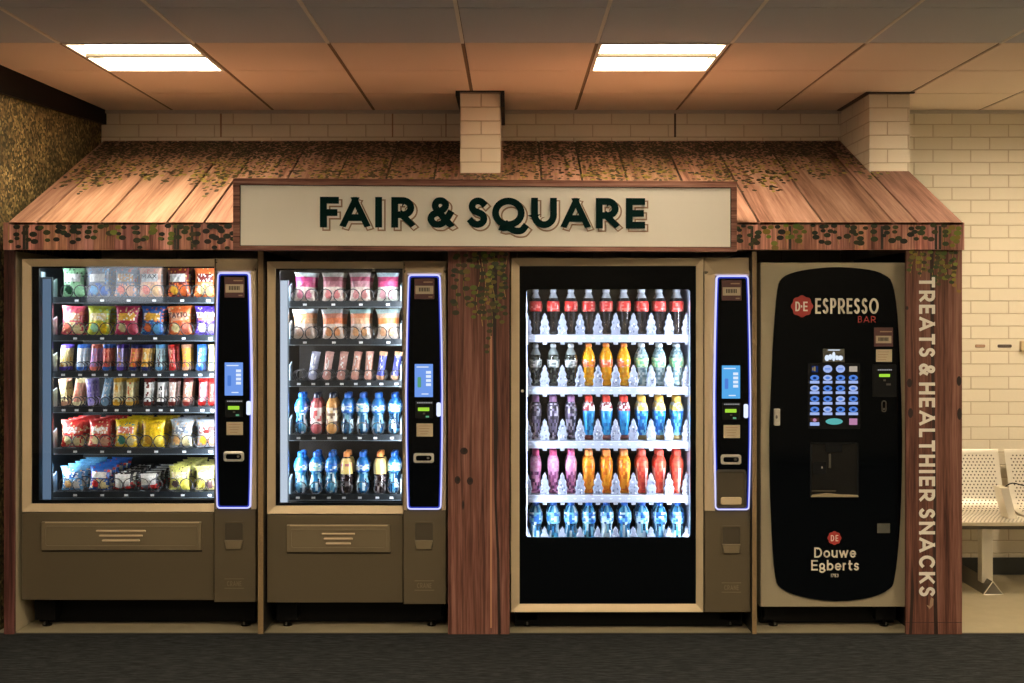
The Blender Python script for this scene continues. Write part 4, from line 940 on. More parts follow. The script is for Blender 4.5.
build(m, 'interior_light', m2, label='bright white upright light bar inside the left edge')
X20, X21 = X(289, 5.80), X(401.5, 5.80)
def bag_row2(rowname, items, q0, q1, wpx, seed):
    zf = Z(q0, DP)+.001; tr = tray(m2, X20, X21, zf, [p+1 for p, _, _ in items])
    for k, (p, look, des) in enumerate(items):
        me = bag_mesh('pouch_%d_%d' % (seed, k), wpx*DP/F, (q0-q1)*DP/F, .05, des, seed*10+k)
        for j in range(2):
            place(me, 'snack_pouch', (X(p, DP)+(.003 if j else 0), DP+.012+j*.085, zf+.004), (radians(-3), radians(random.uniform(-3, 4)), radians(random.uniform(-5, 5))),
                  '%s snack bag, %s tray of narrow machine, %s, %s' % (look, rowname, POSW(k, 4), 'front' if j == 0 else 'rear'), 'snack bag', 'snack bags on the %s tray of the narrow machine' % rowname)
        for s in (-1, 1): coil(X(p, 5.82)+s*.036, 5.826, 3, .085, .032, zf+.002, tr)
PW = L(222, 206, 196)
def D_pouch(top, mid, low, ring, neckc): return lambda u, v, rn: shade(neckc if v > .86 else (top if v > .68 else (mid if v > .48 else (ring if ((abs(u)-.4)**2+((v-.24)*2)**2 < .10) else low))), rn.uniform(.85, 1.12))
bag_row2('top', [(304, 'pink and white', D_pouch(L(190, 60, 120), L(216, 90, 140), PW, L(208, 130, 150), L(190, 200, 200))), (332.5, 'dusky pink and cream', D_pouch(L(160, 90, 100), L(200, 130, 140), PW, L(214, 130, 130), L(200, 196, 190))),
    (360, 'rose and cream', D_pouch(L(180, 80, 110), L(206, 150, 160), PW, L(208, 140, 140), L(190, 180, 180))), (387, 'strong pink and white', D_pouch(L(170, 60, 100), L(212, 80, 130), L(214, 216, 204), L(200, 150, 160), L(170, 190, 200)))], 302.5, 273.5, 22.5, 21)
bag_row2('second', [(304, 'apricot and white', D_pouch(L(226, 160, 120), L(230, 180, 140), PW, L(224, 190, 170), L(190, 200, 206))), (333, 'orange and white', D_pouch(L(214, 140, 120), L(232, 130, 84), PW, L(232, 160, 110), L(200, 206, 206))),
    (360, 'peach and white', D_pouch(L(230, 150, 110), L(232, 176, 140), PW, L(228, 170, 120), L(180, 214, 210))), (387.5, 'bright orange and white', D_pouch(L(220, 180, 160), L(236, 140, 80), PW, L(226, 170, 130), L(180, 206, 206)))], 340, 310, 22.5, 22)
bar_row(m2, X20, X21, 'third', [(298, None, None, 0), (312.5, 'grey blue', B(L(160, 164, 190), L(170, 170, 190), C['white'], .35), 9), (326.5, 'dusky rose', B(L(190, 140, 130), L(200, 150, 140), C['white'], .35), 8), (341, 'mauve rose', B(L(180, 130, 120), L(190, 140, 130), C['white'], .35), 8),
    (355, 'rose and tan', B(L(200, 150, 130), L(206, 150, 136), C['white'], .35), 8), (368, 'pink and tan', B(L(204, 150, 132), L(210, 156, 140), C['white'], .35), 4), (380.5, 'blue with apricot ends', B(L(80, 90, 180), L(226, 170, 130), C['white'], .3), 8), (395.5, 'indigo with apricot ends', B(L(84, 92, 176), L(228, 176, 136), C['white'], .3), 9)],
    381, 353, 7.4, 2, .05, 23, 'narrow machine')
WB = [L(40, 104, 150), L(60, 130, 170), L(130, 185, 205), L(24, 66, 110), L(90, 155, 185), L(205, 225, 235), L(30, 84, 120)]  # pale and dark tones paint the water's glints and refraction
def refraction_streak(pal, z, a, seedv=0):
    h = math.sin(round(a*16)*12.9898+round(z*5+.3*math.sin(a*37))*78.233+seedv)*43758.5453; return pal[int((h-math.floor(h))*len(pal))]
def wcol(z, a, rn): return shade(refraction_streak(WB, z, a) if z < .5 else L(44, 116, 190), rn.uniform(.9, 1.1))
def blab(v, a, rn): return rn.choice([L(40, 110, 200), L(50, 130, 210), L(210, 226, 236)]) if .2 < v < .8 else L(30, 90, 180)
water2 = bottle_meshes('w2', 'water', .0335, .205, wcol, L(28, 96, 190), (.52, .72), blab, ridge=.05, seed=3)
water2b = bottle_meshes('w2b', 'water', .0335, .205, wcol, L(24, 84, 176), (.54, .74), lambda v, a, rn: rn.choice([L(160, 200, 190), L(60, 150, 200), L(220, 230, 220)]), ridge=.05, seed=5)
pinkb = bottle_meshes('p2', 'slim', .031, .205, lambda z, a, rn: shade(L(190, 96, 100), rn.uniform(.8, 1.2)), L(24, 34, 60), (.24, .64), lambda v, a, rn: rn.choice([L(226, 206, 200), L(230, 220, 214), L(200, 90, 90)]), seed=6)
tanb = bottle_meshes('t2', 'slim', .031, .205, lambda z, a, rn: shade(L(222, 160, 92), rn.uniform(.8, 1.2)), L(30, 40, 62), (.24, .64), lambda v, a, rn: rn.choice([L(230, 214, 190), L(226, 196, 140), L(120, 90, 70)]), seed=7)
colay = bottle_meshes('c2', 'slim', .0315, .205, lambda z, a, rn: shade(rn.choice([L(28, 16, 18), L(44, 24, 24), L(120, 110, 112)]), rn.uniform(.7, 1.2)), L(226, 140, 70), (.46, .84), lambda v, a, rn: rn.choice([L(236, 214, 130), L(238, 204, 120), L(200, 120, 120)]) if .45 < v < .75 else L(238, 208, 126), seed=8)
def bottle_row2(rowname, items, q0):
    zf = Z(q0, DP)+.001; tr = tray(m2, X20, X21, zf, [p-2 for p, *_ in items], depth=.46)
    for k, (p, look, mesh, cat) in enumerate(items):
        for j in range(2):
            me = mesh if j == 0 else (water2 if look.startswith('blue') else mesh)
            put_bottle(me, 'drink_bottle', (X(p, DP), DP+.022+j*.080, zf+.003), '%s bottle, %s tray of narrow machine, %s, %s' % (look, rowname, POSW(k, 7), 'front' if j == 0 else 'rear'), 'bottle', 'bottles on the %s tray of the narrow machine' % rowname, random.uniform(0, 6))
        coil(X(p, 5.82), 5.826, 1, .08, .030, zf+.002, tr)
bottle_row2('fourth', [(300.7, 'blue water', water2, 0), (316, 'pink drink', pinkb, 0), (331.5, 'amber drink', tanb, 0), (347, 'blue water', water2, 0), (362, 'blue water', water2b, 0), (377.5, 'blue water', water2, 0), (394, 'blue water', water2b, 0)], 434.5)
bottle_row2('lowest', [(300, 'blue water', water2, 0), (315.6, 'blue water', water2b, 0), (331, 'blue water', water2, 0), (346, 'dark cola with yellow sleeve', colay, 0), (362, 'blue water', water2, 0), (379.5, 'dark cola with yellow sleeve', colay, 0), (393.5, 'blue water', water2b, 0)], 493.5)
strip_light('narrow_machine_lamp', (X(338, 5.75), 5.75, Z(266, 5.75)), (radians(-42), 0, 0), .55, .03, 4.2)
strip_light('narrow_machine_side_lamp', (X(401.5, 5.73), 5.735, 1.2), (radians(90), 0, radians(52)), .03, 1.1, 2.4)
strip_light('narrow_machine_side_lamp', (X(285, 5.80), 5.80, 1.2), (radians(90), 0, radians(-48)), .03, 1.1, 4.2)

# ================================================================== machine 3: drinks machine
m3 = thing('vending_machine', (X(630, FD), FD, 0), 'bronze framed drinks vending machine with a tall brightly lit window of bottles', 'vending machine')
zt3, zb3 = Z(258, FD), Z(611, FD); xl3, xr3 = X(511, FD), X(749.5, FD)
cabinet(m3, xl3, xr3, zb3, zt3, X(519, FD), X(701, FD), Z(572, FD), Z(276, FD), 'cavity')
m = MB(); m.ring(rect(511, 703, 258, 611.5), rect(519.5, 696, 266, 604), FD-.012, FD+.03, 'bronze', yin=FD); build(m, 'door_frame', m3, bevel=.0015)
m = MB(); m.ring(rrect(X(518, FD), X(697, FD), Z(606, FD), Z(264, FD), .002), rrect(X(526.5, FD), X(690.5, FD), Z(537.5, FD), Z(289.5, FD), .014), FD+.004, FD+.014, 'black_gloss'); build(m, 'black_glass_surround', m3)
m = MB(); m.prism(rrect(X(526, FD), X(691, FD), Z(538, FD), Z(289, FD), .014), FD+.015, FD+.018, 'pane'); build(m, 'glass_pane', m3)
control_column(m3, 731.7, 704, 749.6, 257.5, 611, 275.5, 509.5, 'screen_cyan', pocket=True, dy=3)
feet(m3, (xl3, xr3), zb3, 5.82)
m = MB(); m.lathe([(.006, 0), (.008, .003), (.006, .01), (.0, .012)], 'steel', 10, c=(X(522.5, FD), 0, 0)); m.v = [Vector((v.x, FD+.001-v.z, Z(391, FD)+v.y)) for v in m.v]; build(m, 'door_lock', m3)
DB = 5.90; xs3 = [(535.8+k*17.75) for k in range(9)]
def lit_side(x, s):
    m = MB(); m.box(x-.006, x+.006, 5.74, 5.80, Z(540, 5.74), Z(286, 5.74), 'shelf_white'); build(m, 'side_lining', m3); 
lit_side(X(525.5, 5.77), 1); lit_side(X(691.5, 5.77), -1)
sideL = X(524, 5.82); sideR = X(690, 5.82)
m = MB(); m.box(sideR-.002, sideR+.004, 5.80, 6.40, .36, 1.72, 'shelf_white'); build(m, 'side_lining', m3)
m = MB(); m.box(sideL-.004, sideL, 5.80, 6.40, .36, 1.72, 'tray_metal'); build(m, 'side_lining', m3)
bases = [334, 385.5, 439, 492.5, 546]
rn3 = random.Random(4)
def guide(m, xc, zf, w, h):
    pts = [(-.5, 0), (.5, 0), (.42, .16), (.54, .30), (.34, .46), (.42, .58), (.20, .74), (.22, .84), (0, 1.0), (-.22, .84), (-.20, .74), (-.42, .58), (-.34, .46), (-.54, .30), (-.42, .16)]
    m.prism([(xc+a*w, zf+b*h) for a, b in pts], 5.842, 5.868, 'crystal', (.24, .27, .35), bev=.004)
    for k in range(14): 
        a = rn3.uniform(-.34, .34); b = rn3.uniform(.06, .7*(1-abs(a))); r = rn3.uniform(.0025, .005)
        m.disc((xc+a*w, 5.8412, zf+b*h), UX, UZ, r, r*1.3, 'crystal', rn3.choice([(.16, .19, .26), (.62, .66, .76), (.24, .27, .36), (.10, .12, .18)]), 6)
def full(c, n=.25, alt=None): return lambda z, a, rn: shade(c if (alt is None or rn.random() > n) else alt, rn.uniform(.82, 1.15))
def colaf(z, a, rn): return (.018, .012, .012) if z < .78 else (.55, .58, .62)
red_l = lambda v, a, rn: rn.choice([L(214, 50, 44), L(206, 44, 40), L(232, 120, 110)])
BT = {
 'cola': ('cola_bottle', 'black cola with a red sleeve', bottle_meshes('a', 'cola', .0325, .232, colaf, L(190, 196, 206), (.50, .72), red_l, seed=11)),
 'dark': ('drink_bottle', 'dark tinted with a silver sleeve', bottle_meshes('b', 'cola', .0310, .212, lambda z, a, rn: rn.choice([L(40, 46, 40), L(24, 28, 24), L(90, 98, 92)]) if z < .76 else L(150, 160, 160), L(214, 220, 226), (.44, .62), lambda v, a, rn: rn.choice([L(176, 184, 184), L(210, 214, 214), L(110, 120, 120)]), seed=12)),
 'orange': ('drink_bottle', 'orange drink with a coral sleeve', bottle_meshes('c', 'cola', .0320, .214, full(L(244, 166, 20), .15, L(252, 196, 60)), L(238, 130, 50), (.44, .62), lambda v, a, rn: rn.choice([L(236, 130, 60), L(232, 110, 80), L(240, 200, 180)]) if .25 < a or rn.random() < .5 else L(240, 150, 30), seed=13)),
 'lemon': ('drink_bottle', 'clear lemonade with a pale green sleeve', bottle_meshes('d', 'cola', .0320, .214, lambda z, a, rn: rn.choice([L(150, 176, 180), L(110, 140, 150), L(190, 206, 210)]), L(216, 226, 228), (.44, .66), lambda v, a, rn: rn.choice([L(120, 190, 140), L(196, 226, 190), L(90, 170, 120), L(214, 226, 150)]), seed=14)),
 'mauve': ('drink_bottle', 'dark patterned with a mauve cap', bottle_meshes('e', 'sport', .0310, .220, lambda z, a, rn: rn.choice([L(120, 110, 140), L(60, 56, 74), L(170, 166, 184), L(40, 38, 48)]), L(150, 108, 150), None, seed=15, film=True)),
 'bluered': ('drink_bottle', 'blue sleeved with a red cap', bottle_meshes('f', 'sport', .0310, .220, lambda z, a, rn: (L(120, 60, 60) if z < .12 else (rn.choice([L(226, 226, 230), L(150, 50, 60)]) if z > .68 else rn.choice([L(40, 140, 206), L(60, 164, 220), L(26, 110, 180)]))), L(226, 62, 48), None, seed=16, film=True)),
 'blueyel': ('drink_bottle', 'blue sleeved with a yellow cap', bottle_meshes('g', 'sport', .0310, .220, lambda z, a, rn: (L(130, 110, 60) if z < .12 else (rn.choice([L(232, 200, 90), L(200, 206, 200)]) if z > .68 else rn.choice([L(40, 140, 216), L(110, 190, 226), L(20, 96, 180)]))), L(244, 190, 84), None, seed=17, film=True)),
 'pink': ('drink_bottle', 'pink sleeved with a pink cap', bottle_meshes('h', 'juice', .0290, .218, lambda z, a, rn: rn.choice([L(206, 130, 180), L(224, 160, 200), L(150, 80, 130), L(90, 50, 90)] if z < .5 else [L(214, 140, 184), L(226, 170, 206)]), L(238, 96, 150), None, seed=18, film=True)),
 'gold': ('drink_bottle', 'amber orange with an orange cap', bottle_meshes('i', 'juice', .0315, .218, lambda z, a, rn: rn.choice([L(236, 140, 30), L(244, 166, 50), L(214, 110, 30)]), L(246, 150, 80), None, seed=19, film=True)),
 'coral': ('drink_bottle', 'coral red with a white stripe', bottle_meshes('j', 'juice', .0315, .218, lambda z, a, rn: (L(236, 214, 206) if (a*16) % 5 < 1 and z < .6 else rn.choice([L(226, 84, 56), L(232, 104, 76), L(196, 56, 44)])), L(240, 90, 70), None, seed=20, film=True)),
 'water': ('water_bottle', 'blue tinted water', bottle_meshes('k', 'water', .0355, .235, lambda z, a, rn: refraction_streak([L(28, 92, 140), L(44, 120, 164), L(120, 180, 200), L(18, 66, 105), L(70, 150, 186), L(196, 220, 230)], z, a, 3), L(26, 90, 190), (.50, .74), lambda v, a, rn: rn.choice([L(40, 110, 200), L(110, 180, 200), L(20, 80, 150), L(190, 220, 230)]), ridge=.06, seed=21)),
}
rows3 = [['cola']*9, ['dark']*3+['orange']*3+['lemon']*3, ['mauve']*3+['bluered']*3+['blueyel']*3, ['pink']*3+['gold']*3+['coral']*3, ['water']*9]
for ri, (q, row) in enumerate(zip(bases, rows3)):
    zf = Z(q, DB); rname = ['top', 'second', 'middle', 'fourth', 'bottom'][ri]
    m = MB(); m.box(sideL, sideR-.002, 5.84, 6.36, zf-.010, zf-.003, 'shelf_white'); m.prism([(X(524.5, 5.84), zf-.040), (X(690.5, 5.84), zf-.040), (X(690.5, 5.84), zf-.004), (X(524.5, 5.84), zf-.004)], 5.830, 5.842, 'shelf_white', bev=.003)
    for k in range(18): m.disc((X(530+k*9, 5.829), 5.8292, zf-.02), UX, UZ, .008, .004, 'crystal', (.60, .66, .78), 6)
    for p in [xs3[0]-8.9]+[x+8.9 for x in xs3]: m.box(X(p, 5.85)-.010, X(p, 5.85)+.010, 5.835, 5.86, zf-.052, zf-.040, 'shelf_white')
    sh = build(m, 'shelf', m3)
    for p in [xs3[0]-8.9]+[x+8.9 for x in xs3]:
        m = MB(); guide(m, X(p, 5.85), zf-.004, .050, .112); build(m, 'bottle_guide', sh)
    for k, key in enumerate(row):
        nm, look, meshes = BT[key]
        for j in range(2):
            put_bottle(meshes, nm, (X(xs3[k], DB), DB+.012+j*.075, zf-.001), '%s bottle, %s shelf of drinks machine, %s, %s' % (look, rname, POSW(k, 9), 'front' if j == 0 else 'rear'), 'bottle', 'bottles on the %s shelf of the drinks machine' % rname, random.uniform(0, 6.28))
for s, px in ((-1, 523.5), (1, 693.5)):
    strip_light('drinks_machine_side_lamp', (X(px, 5.72), 5.73, 1.0), (radians(90), 0, radians(-50 if s < 0 else 50)), .03, 1.25, 8.5, (.80, .88, 1))
strip_light('drinks_machine_lamp', (X(608, 5.75), 5.755, Z(285, 5.75)), (radians(-50), 0, 0), .75, .04, 4.5, (.80, .88, 1))

# ================================================================== machine 4: coffee machine
m4 = thing('coffee_machine', (X(834, 5.70), 5.70, 0), 'tall coffee vending machine with curved black door, ESPRESSO lettering and lit keypad', 'coffee machine')
E = 5.70
m = MB(); m.prism([(X(a, E), Z(b, E)) for a, b in ((760.5, 607), (906.5, 607), (906.5, 262.5), (760.5, 262.5))], E, 6.45, 'champagne', bev=.004); build(m, 'cabinet', m4)
poly = smooth([(769, 429), (771, 380), (773.5, 330), (777, 290), (782, 278), (795, 272), (816, 268.4), (840, 267.2), (869, 269.8), (884, 275), (892, 284), (897, 316), (900, 380), (901.5, 440), (900.5, 500), (898, 545), (894, 578), (889, 588.5), (870.5, 597), (835, 601), (800, 596), (781, 588), (775, 576), (771.5, 535), (769.5, 480), (769, 429)], 3)[:-1]
m = MB(); m.prism([(X(a, E), Z(b, E)) for a, b in poly], E-.012, E, 'black_gloss', bev=.003); dr = build(m, 'door', m4, label='curved glossy black door')
P = E-.0122
def seal(m, a, b, r, mat, d=P):
    pts = []
    for k in range(64):
        an = 2*pi*k/64; rr = r*(1+.055*cos(8*an)); pts.append((X(a, d)+rr*d/F*cos(an), Z(b, d)+rr*d/F*sin(an)))
    m.prism(pts, d-.001, d, mat)
m = MB(); seal(m, 802, 306.3, 10.6, 'seal_red'); ptext(m, 'D', 795.3, 800.2, 301.6, 311.2, P-.001, 1.5, 'letter_cream'); ptext(m, 'E', 803.2, 807.6, 301.6, 311.2, P-.001, 1.5, 'letter_cream'); ptext(m, '.', 800.9, 802.3, 301.6, 311.2, P-.001, 1.3, 'letter_cream')
build(m, 'brand_seal', dr, label='red scalloped seal reading D.E')
m = MB(); ptext(m, 'ESPRESSO', 815.2, 878.6, 298.2, 313.8, P, 2.2, 'text_white', gap=.17); build(m, 'lettering', dr, label='ESPRESSO in cream'); m = MB(); ptext(m, 'BAR', 857.8, 875.6, 316, 322.6, P, 1.0, 'seal_red', gap=.2)
build(m, 'lettering', dr, label='BAR in red')
m = MB(); m.pbox(822.8, 844.5, 348.8, 362, P, .001, 'grey_square'); m.pbox(828, 840, 349.6, 350.5, P-.0005, .001, 'screen_white')
for a, b, w, h in ((827, 358, 2.4, 3.2), (830.4, 357, 2, 3), (833.8, 356.5, 1.8, 5), (837, 357.8, 1.6, 2.6), (840.5, 358, 2.6, 2.6)): m.disc(W(a, b, P-.0008), UX, UZ, w*E/F, h*E/F, 'screen_white', WHITE, 8)
build(m, 'display', dr, label='small display showing white cup symbols')
m = MB(); m.prism(rrect(X(808, P), X(860, P), Z(429, P), Z(363, P), .006), P-.0008, P+.001, 'black_plastic'); kp = build(m, 'keypad', dr)
cx4 = [814.7, 827.7, 840.5, 853.3]; ry4 = [368.9, 379.4, 389.9, 400.5, 411, 421.7]
def key(m, a, b, kind):
    Q = P-.003
    if kind == 'cup':
        m.disc(W(a, b-1.6, Q), UX, UZ, 4.5*E/F, 2.9*E/F, 'key_blue', WHITE, 14); m.disc(W(a, b-1.4, Q-.0006), UX, UZ, 1.9*E/F, 1.4*E/F, 'key_dark', WHITE, 8); m.pbox(a-4.7, a+4.7, b+1.4, b+4.1, Q, .001, 'key_pale')
    elif kind == 'pale': m.disc(W(a, b-1.6, Q), UX, UZ, 4.5*E/F, 2.9*E/F, 'key_pale', WHITE, 14); m.disc(W(a, b-1.6, Q-.0006), UX, UZ, 2.4*E/F, 1.4*E/F, 'key_blue', WHITE, 8); m.pbox(a-4.7, a+4.7, b+1.4, b+4.1, Q, .001, 'key_pale')
    elif kind == 'oval': m.disc(W(a, b, Q), UX, UZ, 4.6*E/F, 3.9*E/F, 'key_pale', WHITE, 14); m.pbox(a-2.6, a+2.6, b-.5, b+.5, Q-.0006, .001, 'key_blue')
    elif kind == 'gold': m.pbox(a-3, a+3.4, b-3, b+3.4, Q, .001, 'key_dark'); m.pbox(a-.6, a+.8, b-2.4, b+2.4, Q-.0006, .001, 'key_gold'); m.pbox(a-2.4, a-1.2, b-1.4, b+1.6, Q-.0006, .001, 'key_gold')
    elif kind == 'cream': m.pbox(a-4, a+4, b-2.6, b+2.8, Q, .001, 'key_cream')
    elif kind == 'pink': m.pbox(a-4, a+4, b-3.2, b+3.2, Q, .001, 'key_pink')
    elif kind == 'redblue': m.pbox(a-4.4, a+4.4, b-3.8, b+.2, Q, .001, 'purple_label'); m.disc(W(a, b-1.6, Q-.0006), UX, UZ, 2*E/F, 1.8*E/F, 'key_pink', WHITE, 8); m.pbox(a-4.7, a+4.7, b+.6, b+4, Q, .001, 'key_pale')
for r, y in enumerate(ry4):
    for c, x in enumerate(cx4):
        if r == 0: k = ('gold', 'oval', 'oval', 'cream')[c]
        elif r == 5: k = ('redblue', None, None, 'pink')[c]
        else: k = 'pale' if (r+c) % 3 == 2 else 'cup'
        if k is None: continue
        m = MB(); m.prism(rrect(X(x-5.2, P), X(x+5.2, P), Z(y+4.6, P), Z(y-4.6, P), .002), P-.0022, P-.0008, 'black_plastic'); key(m, x, y, k); build(m, 'key', kp)
m = MB(); m.pbox(825, 844, 418.2, 425.2, P-.0022, .001, 'black_plastic'); m.disc(W(834.2, 421.5, P-.003), UX, UZ, 8.6*E/F, 3.2*E/F, 'key_teal', WHITE, 16); build(m, 'start_key', kp, label='wide teal oval key')
m = MB(); m.pbox(874, 893, 327.5, 346.5, P, .001, 'purple_label'); m.pbox(875.8, 891.4, 335.8, 343.2, P-.0006, .001, 'cream_label'); m.pbox(880, 892, 331, 332.2, P-.0006, .0008, 'shadow_tan')
for k in range(8): m.pbox(878.4+k*1.3, 879.3+k*1.3, 337.4, 341, P-.001, .0008, 'ink')
build(m, 'notice_sticker', dr, label='purple-brown sticker with a cream box')
m = MB(); m.pbox(876, 892, 349.4, 361.8, P, .001, 'cream_label')
for k in range(4): m.pbox(878, 889-k, 351.6+k*2.6, 352.2+k*2.6, P-.0005, .0008, 'shadow_tan')
build(m, 'instruction_sticker', dr)
m = MB(); m.prism(rrect(X(872.5, P), X(896.5, P), Z(397, P), Z(364.5, P), .004), P-.002, P+.001, 'black_plastic')
for k in range(8): m.pbox(878+k*1.8, 879.2+k*1.8, 369.3, 370.5, P-.0026, .001, 'text_lit')
m.pbox(879.2, 890, 374, 377, P-.0028, .001, 'lcd_green'); m.pbox(886.3, 890.8, 383.4, 385.4, P-.0028, .001, 'steel_dark'); m.pbox(883.4, 885.8, 379.5, 381.2, P-.0028, .001, 'steel_dark'); build(m, 'card_reader', dr)
m = MB(); m.ring(rrect(X(881.6, P), X(886.4, P), Z(412, P), Z(400.5, P), .010), rrect(X(882.4, P), X(885.6, P), Z(411, P), Z(401.5, P), .007), P-.0015, P, 'steel_dark'); m.disc(W(884, 409, P-.001), UX, UZ, .006, .006, 'steel_dark', WHITE, 10); build(m, 'coin_slot', dr)
m = MB(); m.prism(rrect(X(773.6, P), X(779.8, P), Z(425.5, P), Z(408.5, P), .006), P-.012, P, 'steel', bev=.003); m.disc(W(776.7, 417, P-.0125), UX, UZ, .005, .009, 'steel_dark', WHITE, 10); build(m, 'door_lock', dr, label='silver lock')
# cup bay
m = MB(); o = rrect(X(810, P), X(858.5, P), Z(497.5, P), Z(442.5, P), .010); i2 = rrect(X(811.5, P), X(857, P), Z(496, P), Z(444, P), .008)
m.ring(o, i2, P-.004, P, 'black_plastic'); m.prism(i2, P-.0012, P, 'dark_recess'); m.pbox(826, 842, 444, 452, P-.010, .009, 'black_plastic'); m.pbox(813, 826, 462, 474, P-.003, .003, 'black_plastic'); m.pbox(829, 831, 454, 468, P-.008, .007, 'steel_dark'); m.disc(W(822, 467.5, P-.0035), UX, UZ, .004, .006, 'steel', WHITE, 8); cb = build(m, 'cup_bay', dr)
m = MB(); m.prism([(X(a, P), Z(b, P)) for a, b in ((810.5, 496.6), (857.8, 496.6), (857, 494.8), (840, 494.2), (826, 493), (812, 494.6))], P-.016, P-.004, 'bronze_edge', bev=.001); m.pbox(812, 836, 490.6, 491.6, P-.008, .005, 'bronze_dark'); build(m, 'drip_tray', cb, label='thin brass-coloured drip tray lip')
m = MB(); m.pbox(877.2, 890, 523.5, 533, P, .002, 'grey_square'); build(m, 'grey_plate', dr)
m = MB(); seal(m, 834.4, 538, 6.6, 'seal_red'); ptext(m, 'DE', 830.8, 838.2, 535, 541.2, P-.001, .9, 'letter_cream', gap=.3); build(m, 'brand_seal', dr, label='small red seal reading DE')
m = MB(); ptext(m, 'Douwe', 814.2, 856, 547.4, 557.6, P, 1.6, 'text_white', gap=.13); build(m, 'lettering', dr, label='Douwe in cream'); m = MB(); ptext(m, 'Egberts', 811.2, 859, 560, 570.4, P, 1.6, 'text_white', gap=.12)
build(m, 'lettering', dr, label='Egberts in cream'); m = MB(); ptext(m, '1753', 831, 838.5, 573.8, 577.2, P, .45, 'text_white'); build(m, 'small_print', dr)
feet(m4, (X(761, E), X(906, E)), Z(607, E)+.001, 5.88)

# ------------------------------------------------------------------ bench on the right
bn = thing('waiting_bench', (3.1, 6.45, 0), 'perforated steel waiting bench with triangular foot, against the brick wall at the right edge', 'bench')
def seat(x0, x1):
    # curved shell: seat pan sweeping up to the back, punched with small holes
    path = [(6.33, .415), (6.335, .402), (6.35, .398), (6.40, .405), (6.50, .412), (6.62, .408), (6.70, .415), (6.745, .445), (6.775, .50), (6.80, .58), (6.825, .66), (6.845, .735), (6.852, .752)]
    path = smooth(path, 2); m = MB(); v = []; n = len(path)
    for y, z in path: v += [(x0, y, z), (x1, y, z)]
    th_ = .006; v2 = [(a, b+th_*.6, c-th_) for a, b, c in v]
    fs = [(2*i, 2*i+1, 2*i+3, 2*i+2) for i in range(n-1)]; k = len(v)
    fs += [(k+2*i+2, k+2*i+3, k+2*i+1, k+2*i) for i in range(n-1)]+[(2*i, 2*i+2, k+2*i+2, k+2*i) for i in range(n-1)]+[(2*i+3, 2*i+1, k+2*i+1, k+2*i+3) for i in range(n-1)]+[(0, k, k+1, 1), (2*n-2, 2*n-1, k+2*n-1, k+2*n-2)]
    m.add(v+v2, fs, 'steel')
    # holes
    L_ = [0]
    for a, b in zip(path[:-1], path[1:]): L_.append(L_[-1]+sqrt((a[0]-b[0])**2+(a[1]-b[1])**2))
    s = .06; r = 0
    while s < L_[-1]-.03:
        for i in range(n-1):
            if L_[i] <= s < L_[i+1]: break
        f = (s-L_[i])/(L_[i+1]-L_[i]); y = path[i][0]+(path[i+1][0]-path[i][0])*f; z = path[i][1]+(path[i+1][1]-path[i][1])*f
        d = Vector((0, path[i+1][0]-path[i][0], path[i+1][1]-path[i][1])).normalized(); nn = Vector((0, -d.z, d.y))
        x = x0+.035+(.011 if r % 2 else 0)
        while x < x1-.03: m.disc(Vector((x, y, z))+nn*.0012, UX, d, .0052, .0052, 'grid_dark', WHITE, 6); x += .022
        s += .019; r += 1
    build(m, 'seat_shell', bn)
for a, b in ((2.36, 2.868), (2.905, 3.413), (3.45, 3.958)): seat(a, b)
m = MB(); m.box(2.36, 3.96, 6.50, 6.58, .345, .395, 'steel_dark'); m.box(2.36, 3.96, 6.44, 6.47, .375, .397, 'steel_dark'); build(m, 'beam', bn)
for x in (2.632, 3.64):
    m = MB(); m.box(x, x+.062, 6.50, 6.56, .045, .35, 'steel')
    build(m, 'leg', bn, bevel=.003)
    m = MB(); v = [(x-.022, 6.42, .0), (x+.085, 6.42, .0), (x+.028, 6.42, .072), (x-.022, 6.86, .0), (x+.085, 6.86, .0), (x+.028, 6.86, .072)]
    m.add(v, [(2, 1, 0), (3, 4, 5), (0, 1, 4, 3), (1, 2, 5, 4), (2, 0, 3, 5)], 'steel_dark')
    for a, b in ((0, 1), (1, 2), (2, 0)): m.tube([v[a], v[b]], .003, 'steel', 5)
    m.v = [Vector((q.x, q.y, max(q.z, .0005))) for q in m.v]; build(m, 'foot', bn)
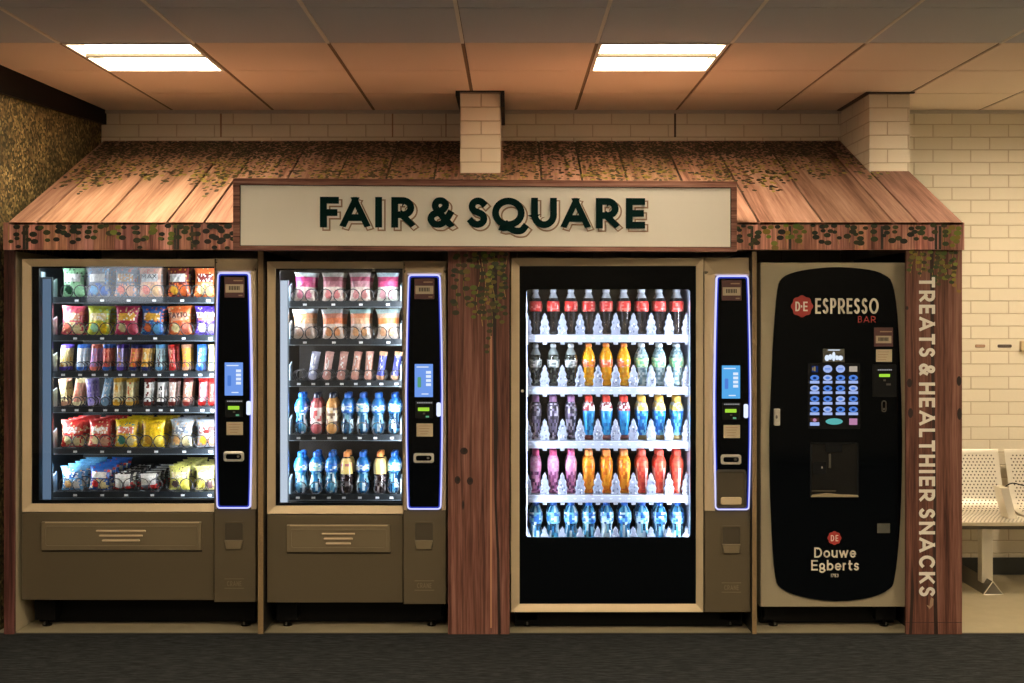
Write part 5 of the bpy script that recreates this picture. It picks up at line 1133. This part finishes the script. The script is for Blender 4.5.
m = MB(); m.prism([(X(a, 6.46), Z(b, 6.46)) for a, b in ((1010, 524), (1018.5, 524), (1009, 488), (1000.5, 488))], 6.46, 6.56, 'steel', bev=.003); build(m, 'armrest', bn)
m = MB(); m.tube(smooth([(2.80, 6.60, .565), (2.84, 6.59, .59), (2.92, 6.59, .575), (3.1, 6.62, .55)], 4), .004, 'black_plastic', 6); o = build(m, 'cable', loc=(2.9, 6.60, .56)); tag(o, 'thin dark cable draped across the bench beside the armrest', 'cable')
# slots in the wall above the bench
for i, (p, w, mt) in enumerate(((980, 5, 'shadow_tan'), (1004.5, 7, 'grid_dark'))):
    m = MB(); x, z = X(p, BACK), Z(346, BACK); ww = w*BACK/F; m.prism(rrect(x-ww, x+ww, z-.009, z+.009, .006), BACK-.006, BACK-.0005, mt, bev=.002); o = build(m, 'wall_vent', loc=(x, BACK, z))
    tag(o, ('short tan slot vent low in the brick wall nearest the canopy', 'longer dark slot vent in the brick wall near the right edge')[i], 'vent')
m = MB(); x, z = X(1027, BACK), Z(346, BACK); m.prism(rrect(x-.045, x+.045, z-.03, z+.03, .01), BACK-.03, BACK-.0005, 'bronze', bev=.004); o = build(m, 'wall_plate', loc=(x, BACK, z)); tag(o, 'beige plate fixed on the brick wall at the right edge', 'wall plate')

# ------------------------------------------------------------------ clean-up, world, camera
for o in bpy.data.objects:
    if '_base' in o: del o['_base']
w = bpy.data.worlds.new('world'); sc.world = w; w.use_nodes = True
w.node_tree.nodes['Background'].inputs[0].default_value = (1, .8, .6, 1); w.node_tree.nodes['Background'].inputs[1].default_value = .02
cam = bpy.data.cameras.new('camera'); co = bpy.data.objects.new('camera', cam); COL.objects.link(co); sc.camera = co
co.location = (0, 0, EYE); co.rotation_euler = (radians(90), 0, 0)
cam.sensor_fit = 'HORIZONTAL'; cam.sensor_width = 36; cam.lens = F*36/1024
cam.shift_x = (512-CX)/1024; cam.shift_y = -(341.5-CY)/1024; cam.clip_start = .05; cam.clip_end = 50
sc.view_settings.view_transform = 'Standard'; sc.view_settings.look = 'None'; sc.view_settings.gamma = 1; sc.view_settings.use_curve_mapping = False
sc.view_settings.exposure = 1.3
